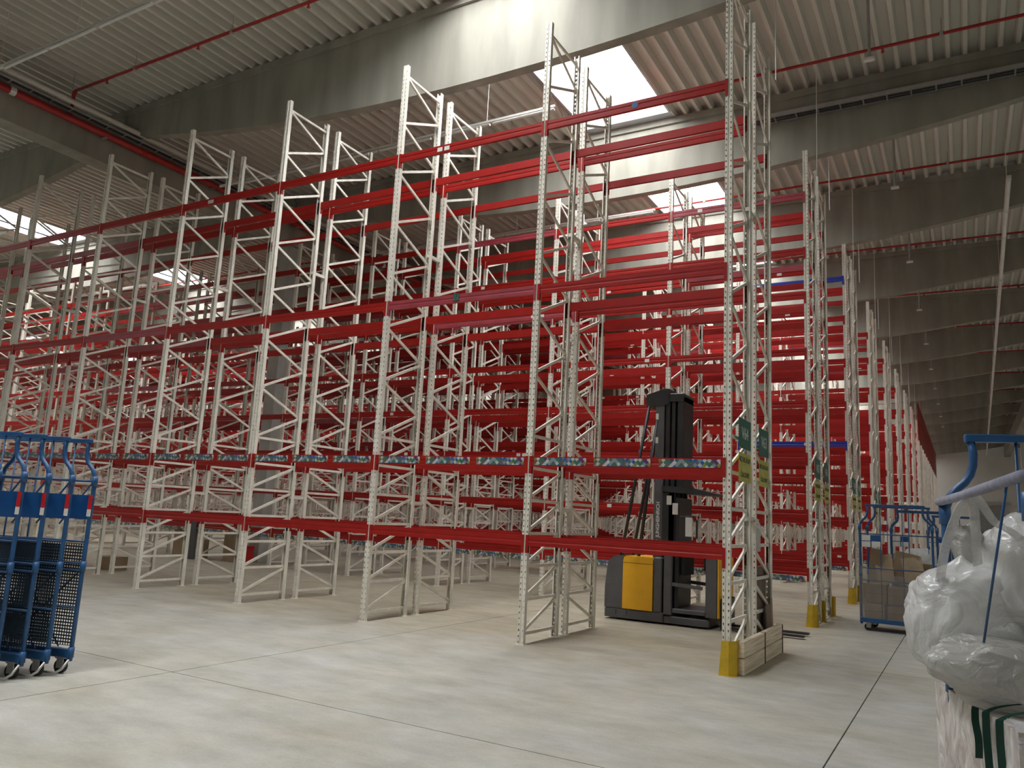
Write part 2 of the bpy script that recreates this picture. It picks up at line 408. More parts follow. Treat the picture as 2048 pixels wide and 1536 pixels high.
def post_mesh(perf, flip):
    """open C-section post, web on the outer face, two rows of slots in the web"""
    mb = MB(); W, D, t = PW, PD, 0.003
    sg = -1.0 if flip else 1.0
    def P(x, y, z): return (x, (FD - y) if flip else y, z)
    def quad(a, b, c, d): mb.add([P(*a), P(*b), P(*c), P(*d)], [(0,1,2,3)])
    cols = [(0.0, 0.034), (0.061, 0.095)]
    # centre groove
    g = 0.010
    quad((0.034,0,0),(0.040,g,0),(0.040,g,HF),(0.034,0,HF))
    quad((0.040,g,0),(0.055,g,0),(0.055,g,HF),(0.040,g,HF))
    quad((0.055,g,0),(0.061,0,0),(0.061,0,HF),(0.055,g,HF))
    for a, b in cols:
        if not perf:
            quad((a,0,0),(b,0,0),(b,0,HF),(a,0,HF)); continue
        p = 0.078; n = int(HF/p); cx = (a+b)/2
        hole = [(-0.0095,0.008),(0,0.014),(0.0095,0.008),(0.005,-0.016),(-0.005,-0.016)]
        vs = []; fs = []
        for i in range(n):
            z0, z1 = i*p, (i+1)*p if i < n-1 else HF
            zc = z0 + p/2; bb = len(vs)
            vs += [P(a,0,z0),P(b,0,z0),P(b,0,z1),P(a,0,z1)] + [P(cx+hx,0,zc+hz) for hx, hz in hole]
            q = lambda *ix: fs.append(tuple(bb+j for j in ix))
            q(0,1,7,8); q(1,2,6,7); q(2,3,4,5); q(2,5,6); q(3,0,8,4)
        mb.add(vs, fs)
    for x in (0.0, W):      # flanges and lips
        s = 1 if x == 0 else -1
        quad((x,0,0),(x,D,0),(x,D,HF),(x,0,HF))
        quad((x,D,0),(x+s*0.018,D,0),(x+s*0.018,D,HF),(x,D,HF))
        if perf:            # stiffening rib so the flange reads as folded sheet
            quad((x+s*0.018,D,0),(x+s*0.018,D-0.012,0),(x+s*0.018,D-0.012,HF),(x+s*0.018,D,HF))
    return mb.mesh('post', MAT['galv'])
POST = {(p, f): post_mesh(p, f) for p in (0, 1) for f in (0, 1)}
plate_me = MB().box(-0.025, PW+0.025, -0.02, 0.09, 0, 0.008).mesh('foot_plate', MAT['galv'])
def brace_mesh(dz):
    y0, y1 = 0.045, FD-0.045; xc = PW/2
    return MB().bar((xc, y0, 0), (xc, y1, dz), 0.026, 0.042).mesh('brace', MAT['galv'])
BR = {k: brace_mesh(dz) for k, dz in (('h', 0.0), ('up', 0.40), ('dn', -0.40), ('zu', 0.43), ('zd', -0.43))}
LOWZ = [0.14, 0.60, 1.05, 1.50, 1.96, 2.42, 2.88]
def brace_list(back):
    out = [('h', z) for z in LOWZ]
    for i in range(6):
        out.append(('dn', LOWZ[i+1]-0.03) if back else ('up', LOWZ[i]+0.03))
    z = 2.90
    while z < 9.0:
        out.append(('zu', z))
        if z + 0.9 < 9.3: out.append(('zd', z+0.9-0.02))
        z += 0.9
    out.append(('h', 9.19))
    return out
BL = {0: brace_list(False), 1: brace_list(True)}
BDZ = {'h': 0, 'up': 0.40, 'dn': -0.40, 'zu': 0.43, 'zd': -0.43}

def simple_frame(mb, ox, oy, back):
    for y0, y1, fl in ((0, PD, 0), (FD-PD, FD, 1)):
        x0, x1 = ox, ox+PW
        yo = oy+y0 if not fl else oy+y1
        yi = oy+y1 if not fl else oy+y0
        mb.add([(x0,yi,0),(x0,yo,0),(x1,yo,0),(x1,yi,0),(x0,yi,HF),(x0,yo,HF),(x1,yo,HF),(x1,yi,HF)], [(0,1,5,4),(1,2,6,5),(2,3,7,6)])
    for k, z in BL[back]:
        mb.bar((ox+PW/2, oy+0.045, z), (ox+PW/2, oy+FD-0.045, z+BDZ[k]), 0.026, 0.042)
sf_me = {}
for bk in (0, 1):
    mb = MB(); simple_frame(mb, 0, 0, bk); sf_me[bk] = mb.mesh('upright_frame', MAT['galv'])

def seen(pts, m=40):
    best = 0
    for p in pts:
        q = pix(p)
        if q and -m < q[0] < 2048+m and -m < q[1] < 1536+m: best = max(best, 1/q[2])
    return best
LINE = ['near line', 'far line']
frames = []
for r, ry in enumerate(ROWS):
    for ln in (0, 1):
        oy = ry + ln*(FD+GAP)
        for i in range(NB+1):
            ox = -i*BAY
            s = seen([(ox, oy+0.5, z) for z in (0.2, 1.2, 2.5, 5, 7, 9)])
            frames.append((s, r, ln, i, ox, oy))
frames.sort(key=lambda t: -t[0])
stuff_f = MB()
nind = 0
for s, r, ln, i, ox, oy in frames:
    if s == 0: continue
    if nind >= 296:
        simple_frame(stuff_f, ox, oy, ln); continue
    nind += 1
    lab = 'grey perforated upright frame, %s from aisle end, %s of %s rack row' % (ORD[i+1], LINE[ln], ORD[r+1])
    if s > 1/34.0 and r <= 2:
        o = empty('upright_frame', (ox, oy, 0))
        pf = 1 if s > 1/27.0 else 0
        link('post', POST[(pf, 0)], o); link('post', POST[(pf, 1)], o)
        link('foot_plate', plate_me, o); link('foot_plate', plate_me, o, (0, FD-0.07, 0))
        for k, z in BL[ln]: link('brace', BR[k], o, (0, 0, z))
    else:
        o = link('upright_frame', sf_me[ln], None, (ox, oy, 0))
    tag(o, lab, 'rack frame', 'pallet rack upright frames')
if stuff_f.v:
    tag(obj('distant_upright_frames', stuff_f, MAT['galv']), 'mass of pale upright frames in the distant rack rows', 'rack frames', kind='stuff')

# ---- load beams
BH = 0.135; BD = 0.05
L0, L1 = -BAY+PW, 0.0          # clear span, relative to the right-hand frame
prof = [(0,0),(0,0.05),(0.006,0.058),(0.006,0.078),(0,0.086),(0,BH),(0.038,BH),(0.038,BH-0.02),(BD,BH-0.02),(BD,0)]
def beam_mesh(mat, flip):
    mb = MB()
    f = (lambda x: (lambda a, b: (x, (BD-a) if flip else a, b-BH)))
    mb.prism(prof, f(L0), f(L1))
    return mb.mesh('load_beam', MAT[mat])
BM = {(m, fl): beam_mesh(m, fl) for m in ('red', 'darkred', 'bluebeam') for fl in (0, 1)}
def conn_mesh(mat, flip, right):
    mb = MB(); y0, y1 = (-0.006, 0.045) if not flip else (BD-0.045, BD+0.006)
    x = L1 if right else L0; s = 1 if right else -1
    ya, yb = (-0.006, 0.0) if not flip else (BD, BD+0.006)
    a, b = sorted((x, x + s*0.036)); mb.box(a, b, ya, yb, -0.235, 0.012)          # leg over the post face
    a, b = sorted((x, x - s*0.005)); mb.box(a, b, y0, y1, -0.235, 0.012)          # leg against the beam end
    a, b = sorted((x + s*0.018, x + s*0.026))
    ye = (-0.011, -0.006) if not flip else (BD+0.006, BD+0.011)
    mb.box(a, b, ye[0], ye[1], -0.012, -0.004)                                    # locking pin
    return mb.mesh('end_connector', MAT[mat])
CM = {(m, fl, rt): conn_mesh(m, fl, rt) for m in ('red', 'darkred', 'bluebeam') for fl in (0, 1) for rt in (0, 1)}
LV1 = [1.47, 2.57, 5.10, 7.69]                                   # beam top levels, first row
LV2 = [1.04, 2.12, 3.19, 4.21, 5.24, 6.38, 7.30, 8.47]
LEVELS = []
for r in range(len(ROWS)):
    if r == 0: LEVELS.append(LV1)
    else:
        j = random.Random(r)
        LEVELS.append([z if q < 3 else z + (0 if r == 1 else j.choice((-0.16, 0, 0.08, 0.16))) for q, z in enumerate(LV2)])
strip_me = MB().box(0, 0.80, -0.0055, 0, 0, 0.105).mesh('label_strip', MAT['strip'])
strip_me_b = MB().box(0, 0.80, BD, BD+0.0055, 0, 0.105).mesh('label_strip', MAT['strip'])
stick_me = MB().box(0, 0.10, -0.004, 0, 0, 0.07).mesh('barcode_sticker', MAT['paper'])
beams = []
for r, ry in enumerate(ROWS):
    for ln in (0, 1):
        oy = ry + ln*(FD+GAP)
        for i in range(NB):
            for lv, z in enumerate(LEVELS[r]):
                for side in (0, 1):
                    if r in (1, 5, 9) and i in (5, 13) and side != ln: continue   # a concrete column stands here
                    y = oy if side == 0 else oy+FD-BD
                    x = -i*BAY
                    s = seen([(x-0.1, y, z), (x-1.4, y, z), (x-2.7, y, z)])
                    if s: beams.append((s * (1.0 if side == 0 else 0.97), r, ln, i, lv, side, x, y, z))
beams.sort(key=lambda t: -t[0])
stuff_b = MB(); nb = 0
SIDE = ['near edge', 'far edge']
def strips(o, r, i, z, side):
    n = 3
    for q in range(n):
        st = link('label_strip', strip_me if side == 0 else strip_me_b, o, (L0+0.045+q*0.915, 0, -0.118 if r == 0 else -BH-0.112))
for s, r, ln, i, lv, side, x, y, z in beams:
    rd = random.Random(r*7919+ln*613+i*131+lv*17+side)
    m = 'red'
    if rd.random() < 0.05: m = 'darkred'
    if side == 0 and (r, ln, i, lv) in ((2, 0, 0, 3), (2, 0, 0, 7)): m = 'bluebeam'
    if r == 0 and ln == 0 and side == 0 and lv == 2 and i == 4: m = 'darkred'
    if nb >= 297:
        stuff_b.mi = {'red': 0, 'darkred': 1, 'bluebeam': 2}[m]
        stuff_b.box(x+L0, x+L1, y, y+BD, z-BH, z)
        if side == 0:
            stuff_b.box(x+L1-0.004, x+L1+0.036, y-0.008, y, z-0.235, z); stuff_b.box(x+L0-0.036, x+L0+0.004, y-0.008, y, z-0.235, z)
        if lv == 0 and r >= 1 and ((side == 0 and ln == 0) or (side == 1 and ln == 1)):
            stuff_b.mi = 3
            yy = y-0.006 if side == 0 else y+BD
            for q in range(3): stuff_b.box(x+L0+0.045+q*0.915, x+L0+0.845+q*0.915, yy, yy+0.006, z-BH-0.112, z-BH-0.007)
        stuff_b.mi = 4
        if side == 0 and r >= 2 and rd.random() < 0.5:
            xx = x+L0+rd.uniform(0.1, 2.4); stuff_b.box(xx, xx+0.12, y-0.005, y, z-0.11, z-0.03)
        continue
    nb += 1
    o = link('load_beam', BM[(m, side)], None, (x, y, z))
    link('end_connector', CM[(m, side, 0)], o); link('end_connector', CM[(m, side, 1)], o)
    outer = (side == 0 and ln == 0) or (side == 1 and ln == 1)
    if outer and ((r == 0 and lv == 1) or (r >= 1 and lv == 0)): strips(o, r, i, z, side)
    if side == 0 and ((r == 0 and lv >= 2 and rd.random() < 0.35) or (r >= 1 and rd.random() < 0.4)):
        for q in range(rd.choice((1, 2))): link('barcode_sticker', stick_me, o, (L0+rd.uniform(0.15, 2.3), 0, -0.105))
    cn = {'red': 'red', 'darkred': 'dull purple-red', 'bluebeam': 'blue'}[m]
    tag(o, '%s load beam, %s level, %s bay from aisle, %s, %s, %s row' % (cn, ORD[lv+1], ORD[i+1], SIDE[side], LINE[ln], ORD[r+1]), 'rack beam', 'pallet rack load beams', 'thing')
if stuff_b.v:
    tag(obj('distant_load_beams', stuff_b, [MAT['red'], MAT['darkred'], MAT['bluebeam'], MAT['strip'], MAT['paper']]), 'mass of red load beams filling the distant rack rows', 'rack beams', kind='stuff')
# row spacers tying the two back-to-back lines together
sp_me = MB().box(0.02, 0.075, FD-0.06, FD+GAP+0.06, 0, 0.055).mesh('row_spacer', MAT['galv'])
for r in (0, 1):
    for i in range(8):
        for hz, hn in ((1.83, 'lower'), (6.2, 'upper')):
            if r == 1 and hn == 'upper': continue
            o = link('row_spacer', sp_me, None, (-i*BAY, ROWS[r], hz))
            tag(o, '%s grey spacer bar joining back-to-back frames, %s from aisle end, %s row' % (hn, ORD[i+1], ORD[r+1]), 'spacer', 'row spacers')

# ================================================================== RACK END FITTINGS
def text_mesh(name, body, size, mat, align='CENTER', space=1.0, bold=0.0):
    cu = bpy.data.curves.new(name, 'FONT'); cu.body = body; cu.size = size; cu.align_x = align; cu.align_y = 'CENTER'
    cu.space_line = space; cu.extrude = 0.0012; cu.offset = bold
    o = bpy.data.objects.new(name, cu); COL.objects.link(o)
    bpy.context.view_layer.update()
    me = bpy.data.meshes.new_from_object(o.evaluated_get(bpy.context.evaluated_depsgraph_get()))
    bpy.data.objects.remove(o); me.name = name
    me.materials.clear(); me.materials.append(mat)
    return me
FACE_X = (math.pi/2, 0, math.pi/2)      # lettering lying in the YZ plane, read from +X

def row_sign(y0, y1, z0, z1, code, rowname):
    x = 0.112
    hw = (y1-y0)/2; hh = (z1-z0)/2
    pl = MB().box(-0.004, 0.0, -hw, hw, -hh, hh)
    o = obj('row_sign', pl, MAT['green'], None, (x, (y0+y1)/2, (z0+z1)/2))
    tag(o, 'green row sign reading %s on the end frame of the %s rack row' % (code, rowname), 'sign', 'green row signs')
    link('lettering', text_mesh('lettering', code, hh*1.15, MAT['letter']), o, (0.0012, 0, 0), FACE_X)
    return o
def note_sign(y0, y1, z0, z1, nm, rowname):
    x = 0.112; hw = (y1-y0)/2; hh = (z1-z0)/2
    o = obj('notice_sign', MB().box(-0.004, 0.0, -hw, hw, -hh, hh), MAT['signyel'], None, (x, (y0+y1)/2, (z0+z1)/2))
    tag(o, 'yellow Czech notice hanging below the green %s sign of the %s rack row' % (nm, rowname), 'sign', 'yellow notices')
    link('lettering', text_mesh('lettering', 'NEZAKLÁDAT\nČALOUNY', hw*0.30, MAT['ink'], space=2.0), o, (0.0012, 0, 0), FACE_X)
codes = [('V64', 'V63'), ('V62', 'V61'), ('V60', 'V59'), ('V58', 'V57')]
for r, (c1, c2) in enumerate(codes):
    ry = ROWS[r]
    for (y0, y1), c in (((0.34, 0.99), c1), ((1.50, 2.10), c2)):
        row_sign(ry+y0, ry+y1, 2.75, 3.14, c, ORD[r+1])
        note_sign(ry+y0, ry+y1, 2.32, 2.69, c, ORD[r+1])

# yellow post guards at the aisle ends
def guard_mesh():
    mb = MB(); t = 0.006; h = 0.40
    for (p, q, tp) in (((-0.02,-0.06),(0.10,-0.06),0.035), ((0.10,-0.06),(0.165,0.02),0.0), ((0.165,0.02),(0.165,0.16),0.0)):
        a = Vector((p[0],p[1],0)); b = Vector((q[0],q[1],0)); d = (b-a).normalized(); n = Vector((d.y,-d.x,0))*t
        vs = [a, b, b+n, a+n, a+d*tp+Vector((0,0,h)), b+Vector((0,0,h)), b+n+Vector((0,0,h)), a+d*tp+n+Vector((0,0,h))]
        mb.add(vs, [(0,3,2,1),(4,5,6,7),(0,1,5,4),(1,2,6,5),(2,3,7,6),(3,0,4,7)])
    mb.box(-0.03, 0.18, -0.075, -0.055, 0, 0.006)
    return mb.mesh('post_guard', MAT['yellow'])
GMESH = guard_mesh()
bolt_me = MB().tube([(0,-0.008,0),(0,0,0)], 0.009, 8).mesh('bolt', MAT['steel'])
for r in range(0, 8):
    for ln, off, flip in ((0, 0, 0), (0, FD, 1), (1, FD+GAP+FD, 1)):
        if r == 0 and (ln, flip) != (0, 0): continue
        if r > 3 and flip: continue
        o = link('post_guard', GMESH, None, (0, ROWS[r]+off, 0))
        if flip: o.scale = (1, -1, 1)
        if r < 3 and not flip:
            for z in (0.08, 0.2, 0.33): link('bolt', bolt_me, o, (0.06, -0.066, z))
        which = 'near post' if not flip else ('middle post' if ln == 0 else 'far post')
        tag(o, 'yellow steel post guard at the %s of the %s rack row end' % (which, ORD[r+1]), 'post guard', 'yellow post guards')
# timber end barrier of the first row: two sections of two stacked planks
for q, (y0, y1, nm) in enumerate(((0.10, 1.22, 'nearer'), (1.25, 2.36, 'farther'))):
    b = empty('timber_barrier', (0.205, y0, 0))
    for z0, z1 in ((0.004, 0.190), (0.203, 0.388)): obj('plank', MB().bbox(-0.035, 0.035, 0.0, y1-y0, z0, z1, 0.004), MAT['wood'], b)
    obj('end_post', MB().box(-0.045, 0.045, y1-y0+0.002, y1-y0+0.022, 0, 0.39), MAT['wood_end'], b)
    tag(b, '%s section of the pale plank barrier at the first rack row end' % nm, 'barrier', 'timber end barriers')
# dark boards leaning inside the end frame
for q, (x, y, w, h, t, lean, m) in enumerate(((0.006, 1.72, 0.62, 1.20, 0.0, 0.0, 'wood_end'), (0.128, 1.95, 0.30, 0.66, 0.03, -0.05, 'wood_end'), (0.118, 2.27, 0.11, 0.74, -0.02, -0.04, 'card'))):
    mb = MB(); mb.bbox(-0.010, 0.010, 0, w, 0, h, 0.003)
    o = obj('leaning_board', mb, MAT[m], None, (x, y, 0.004), (t, lean, 0))
    tag(o, ['tall dark board standing inside the end frame behind the timber barrier', 'short dark board leaning between end frame and timber barrier', 'narrow brown board leaning at the far end of the timber barrier'][q], 'board', 'leaning boards')
pk = obj('document_sleeve', MB().box(0.098, 0.102, 1.38, 1.62, 1.42, 1.80), MAT['whitefilm'])
tag(pk, 'clear plastic document sleeve hung on the end frame below the yellow notices', 'sleeve')
# number tag and blue round sticker on two beams of the first row
t7 = obj('number_tag', MB().box(-0.05, 0.05, -0.004, 0, -0.055, 0.055), MAT['green'], None, (-4.175, -0.007, 5.05))
link('lettering', text_mesh('lettering', '7', 0.11, MAT['ink']), t7, (0, -0.005, 0), (math.pi/2, 0, 0))
tag(t7, 'small green tag with black number 7 on a front beam', 'tag')
bs = obj('round_sticker', MB().tube([(0,0,0),(0,-0.003,0)], 0.05, 20), MAT['blueplate'], None, (-1.294, -0.0005, 7.625))
tag(bs, 'round blue sticker on the top front beam of the end bay', 'sticker')
# red-topped guard rack running along the aisle beyond the eighth row
for i in range(13):
    y = 41.0 + i*2.75
    mb = MB(); mb.box(0.40, 0.50, y, y+0.09, 0, 7.2)
    tag(obj('guard_post', mb, MAT['galv']), 'pale post under the red fascia, %s from the near end' % ORD[i+1], 'post', 'posts under the red fascia')
    if i < 12:
        o = empty('red_fascia', (0.45, y, 7.2))
        for q in range(4): obj('panel', MB().box(-0.02, 0.02, 0.03, 2.72, 0.02+q*0.53, 0.52+q*0.53), MAT['red'], o)
        obj('rail', MB().tube([(0.03, 0, 2.14), (0.03, 2.75, 2.14)], 0.04, 8), MAT['red'], o)
        tag(o, 'red fascia panel along the cross aisle above pale posts, %s from the near end' % ORD[i+1], 'fascia', 'red fascia panels')

# ================================================================== SERVICES UNDER THE ROOF
for n, (x0, x1, nm) in enumerate(((-37.2, -16.0, 'side nave'), (-15.15, 6.0, 'middle nave'))):
    for k in range(-2, 12):
        y = 5.62 + 5.94*k
        if y > YB-1: continue
        z = 11.05
        o = empty('sprinkler_line', (x0, y, z))
        obj('pipe', MB().tube([(0,0,0),(x1-x0,0,0)], 0.032, 8), MAT['pipe_red'], o, smooth=True)
        m = 7
        nz = MB().tube([(0,0,-0.02),(0,0,-0.10)], 0.018, 6); nz.tube([(0,0,-0.10),(0,0,-0.115)], 0.035, 6)
        hz = MB().tube([(0,0,0.03),(0,0,0.33)], 0.006, 5); hz.tube([(0,0,-0.045),(0,0,0.045)], 0.042, 8)
        nm_, hm_ = nz.mesh('nozzle', MAT['pipe_red']), hz.mesh('hanger', MAT['zinc'])
        for q in range(m):
            xx = 1.2 + q*3.1
            if x0+xx < x1: link('nozzle', nm_, o, (xx, 0, 0)); link('hanger', hm_, o, (min(xx+1.0, x1-x0-0.1), 0, 0))
        if n == 1: obj('riser', MB().tube([(0,0,0),(-0.06,0,-0.03),(-0.08,0,-0.12),(-0.08,0,-0.62)], [0.034,0.05,0.045,0.034], 8), MAT['pipe_red'], o, smooth=True)
        tag(o, 'red sprinkler pipe crossing the %s, %s bay' % (nm, ORD[k+3]), 'pipe', 'red sprinkler branch pipes')
mp = empty('sprinkler_main', (-15.20, YF+0.5, 10.35))
obj('pipe', MB().tube([(0,0,0),(0,YB-YF-1,0)], 0.085, 12), MAT['pipe_red'], mp, smooth=True)
for q in range(30):
    obj('coupling', MB().tube([(0,1.6+q*3.2,0),(0,1.72+q*3.2,0)], 0.098, 12), MAT['pipe_red'] if q % 2 else MAT['white'], mp, smooth=False)
    obj('bracket', MB().box(-0.12, 0.10, 0.6+q*3.2, 0.66+q*3.2, -0.11, -0.086), MAT['zinc'], mp)
tag(mp, 'thick red sprinkler main pipe running along the concrete long beam', 'pipe')
wp = empty('insulated_pipe', (-14.98, YF+0.5, 10.66))
obj('pipe', MB().tube([(0,0,0),(0,YB-YF-1,0)], 0.06, 12), MAT['pipe_pale'], wp, smooth=True)
for q in range(20): obj('hanger_rod', MB().tube([(0,2+q*5.0,0.06),(0,2+q*5.0,0.74)], 0.008, 6), MAT['zinc'], wp)
tag(wp, 'pale insulated pipe running above the red sprinkler main', 'pipe')
def ladder(name, p0, L, ax, w, h, label, cat):
    o = empty(name, p0)
    def bx(a0, a1, b0, b1, c0, c1): return MB().box(a0,a1,b0,b1,c0,c1) if ax == 'x' else MB().box(b0,b1,a0,a1,c0,c1)
    obj('side_rail', bx(0, L, -w/2, -w/2+0.008, 0, h), MAT['zinc'], o); obj('side_rail', bx(0, L, w/2-0.008, w/2, 0, h), MAT['zinc'], o)
    rm = bx(0, 0.03, -w/2, w/2, 0, 0.012).mesh('rung', MAT['zinc'])
    for q in range(int(L/0.45)): link('rung', rm, o, (q*0.45, 0, 0) if ax == 'x' else (0, q*0.45, 0))
    for q in range(3):
        c = -w/2+0.05+q*(w-0.1)/2
        pts = [(0, c, 0.035), (L, c, 0.035)] if ax == 'x' else [(c, 0, 0.035), (c, L, 0.035)]
        obj('cable', MB().tube(pts, 0.018, 6), MAT['cable'], o)
    return tag(o, label, cat)
ladder('cable_tray', (-15.05, YF+0.5, 10.46), 60, 'y', 0.22, 0.05, 'dark cable tray under the pale pipe along the long beam', 'cable tray')
ladder('cable_tray', (-1.2, 6.98, 10.70), 7.4, 'x', 0.28, 0.09, 'perforated cable tray fixed along the second roof girder', 'cable tray')
ct = MB().box(-1.2, 6.2, 7.13, 7.138, 10.84, 10.96)
tag(obj('upper_cable_tray', ct, MAT['zinc']), 'thin zinc strip tray above the cable tray on the second girder', 'cable tray')

# suspended lamp rails
def lamp_rail(x0, x1, y, z, label, group):
    o = empty('lamp_rail', (x0, y, z)); L = x1-x0
    obj('rail', MB().box(0, L, -0.03, 0.03, 0.0, 0.05), MAT['white'], o)
    n = int(L/1.55); tm = MB().tube([(0.03,0,-0.035),(1.5,0,-0.035)], 0.032, 10).mesh('tube_lamp', MAT['white'])
    for q in range(n): link('tube_lamp', tm, o, (L-(q+1)*1.55, 0, 0))
    for q in range(int(L/2.6)+1): obj('hanger_rod', MB().tube([(min(0.6+q*2.6, L-0.1),0,0.05),(min(0.6+q*2.6, L-0.1),0,ZD-z)], 0.007, 5), MAT['white'], o)
    return tag(o, label, 'lamp rail', group)
for k in range(-2, 12):
    y = 3.35 + 5.92*k
    if y > YB-2: break
    lamp_rail(-14.4, -4.32, y, 10.0, 'white hanging lamp rail ending at the middle skylights, %s bay' % ORD[k+3], 'hanging lamp rails')
    if 0 <= k < 8: lamp_rail(-36.5, -24.0, y-0.4, 10.0, 'white hanging lamp rail in the side nave, %s bay' % ORD[k+3], 'hanging lamp rails')
# long lamp rail over the cross aisle
a = Vector((3.74, 10.0, 9.8)); b = Vector((4.67, 78.0, 9.8)); d = b-a
lr = empty('aisle_lamp_rail', a, math.atan2(d.y, d.x)); L = d.length
obj('rail', MB().box(0, L, -0.05, 0.05, 0.0, 0.06), MAT['white'], lr)
tm = MB().tube([(0.03,0,-0.04),(1.95,0,-0.04)], 0.04, 10).mesh('tube_lamp', MAT['white'])
for q in range(int(L/2.0)): link('tube_lamp', tm, lr, (q*2.0, 0, 0))
for q in range(18): obj('hanger_rod', MB().tube([(1+q*3.9,0,0.06),(1+q*3.9,0,ZD-9.8)], 0.008, 5), MAT['white'], lr)
tag(lr, 'long continuous white lamp rail over the cross aisle', 'lamp rail')
# drop conduits with small white boxes over the aisle, sprinkler droppers and thin wires at row ends
for k in range(0, 10):
    y = 4.3 + 5.97*k
    o = empty('drop_conduit', (1.42, y, 10.1))
    obj('conduit', MB().tube([(0,0,0),(0,0,1.3)], 0.028, 8), MAT['zinc'], o)
    obj('sensor_box', MB().bbox(-0.09, 0.09, -0.05, 0.05, -0.05, 0.0, 0.01), MAT['white'], o)
    tag(o, 'ceiling conduit with a small white box over the aisle, %s from the near end' % ORD[k+1], 'conduit', 'drop conduits')
for r in range(0, 9):
    y = ROWS[r]+FD*2+GAP+0.06
    o = obj('hanging_wire', MB().tube([(0.17, y, 9.0), (0.17, y, ZD)], 0.010, 5), MAT['white'])
    tag(o, 'thin white wire from roof to end frame of the %s rack row' % ORD[r+1], 'wire', 'hanging wires')
    o = obj('hanging_cable', MB().tube([(0.30, y+3.4, ZD+0.18), (0.28, y+3.38, 8.0), (0.20, y+3.30, 5.0)], 0.007, 5), MAT['white'])
    tag(o, 'thin pale cable dropping from the roof in the aisle after the %s rack row' % ORD[r+1], 'cable', 'hanging cables')

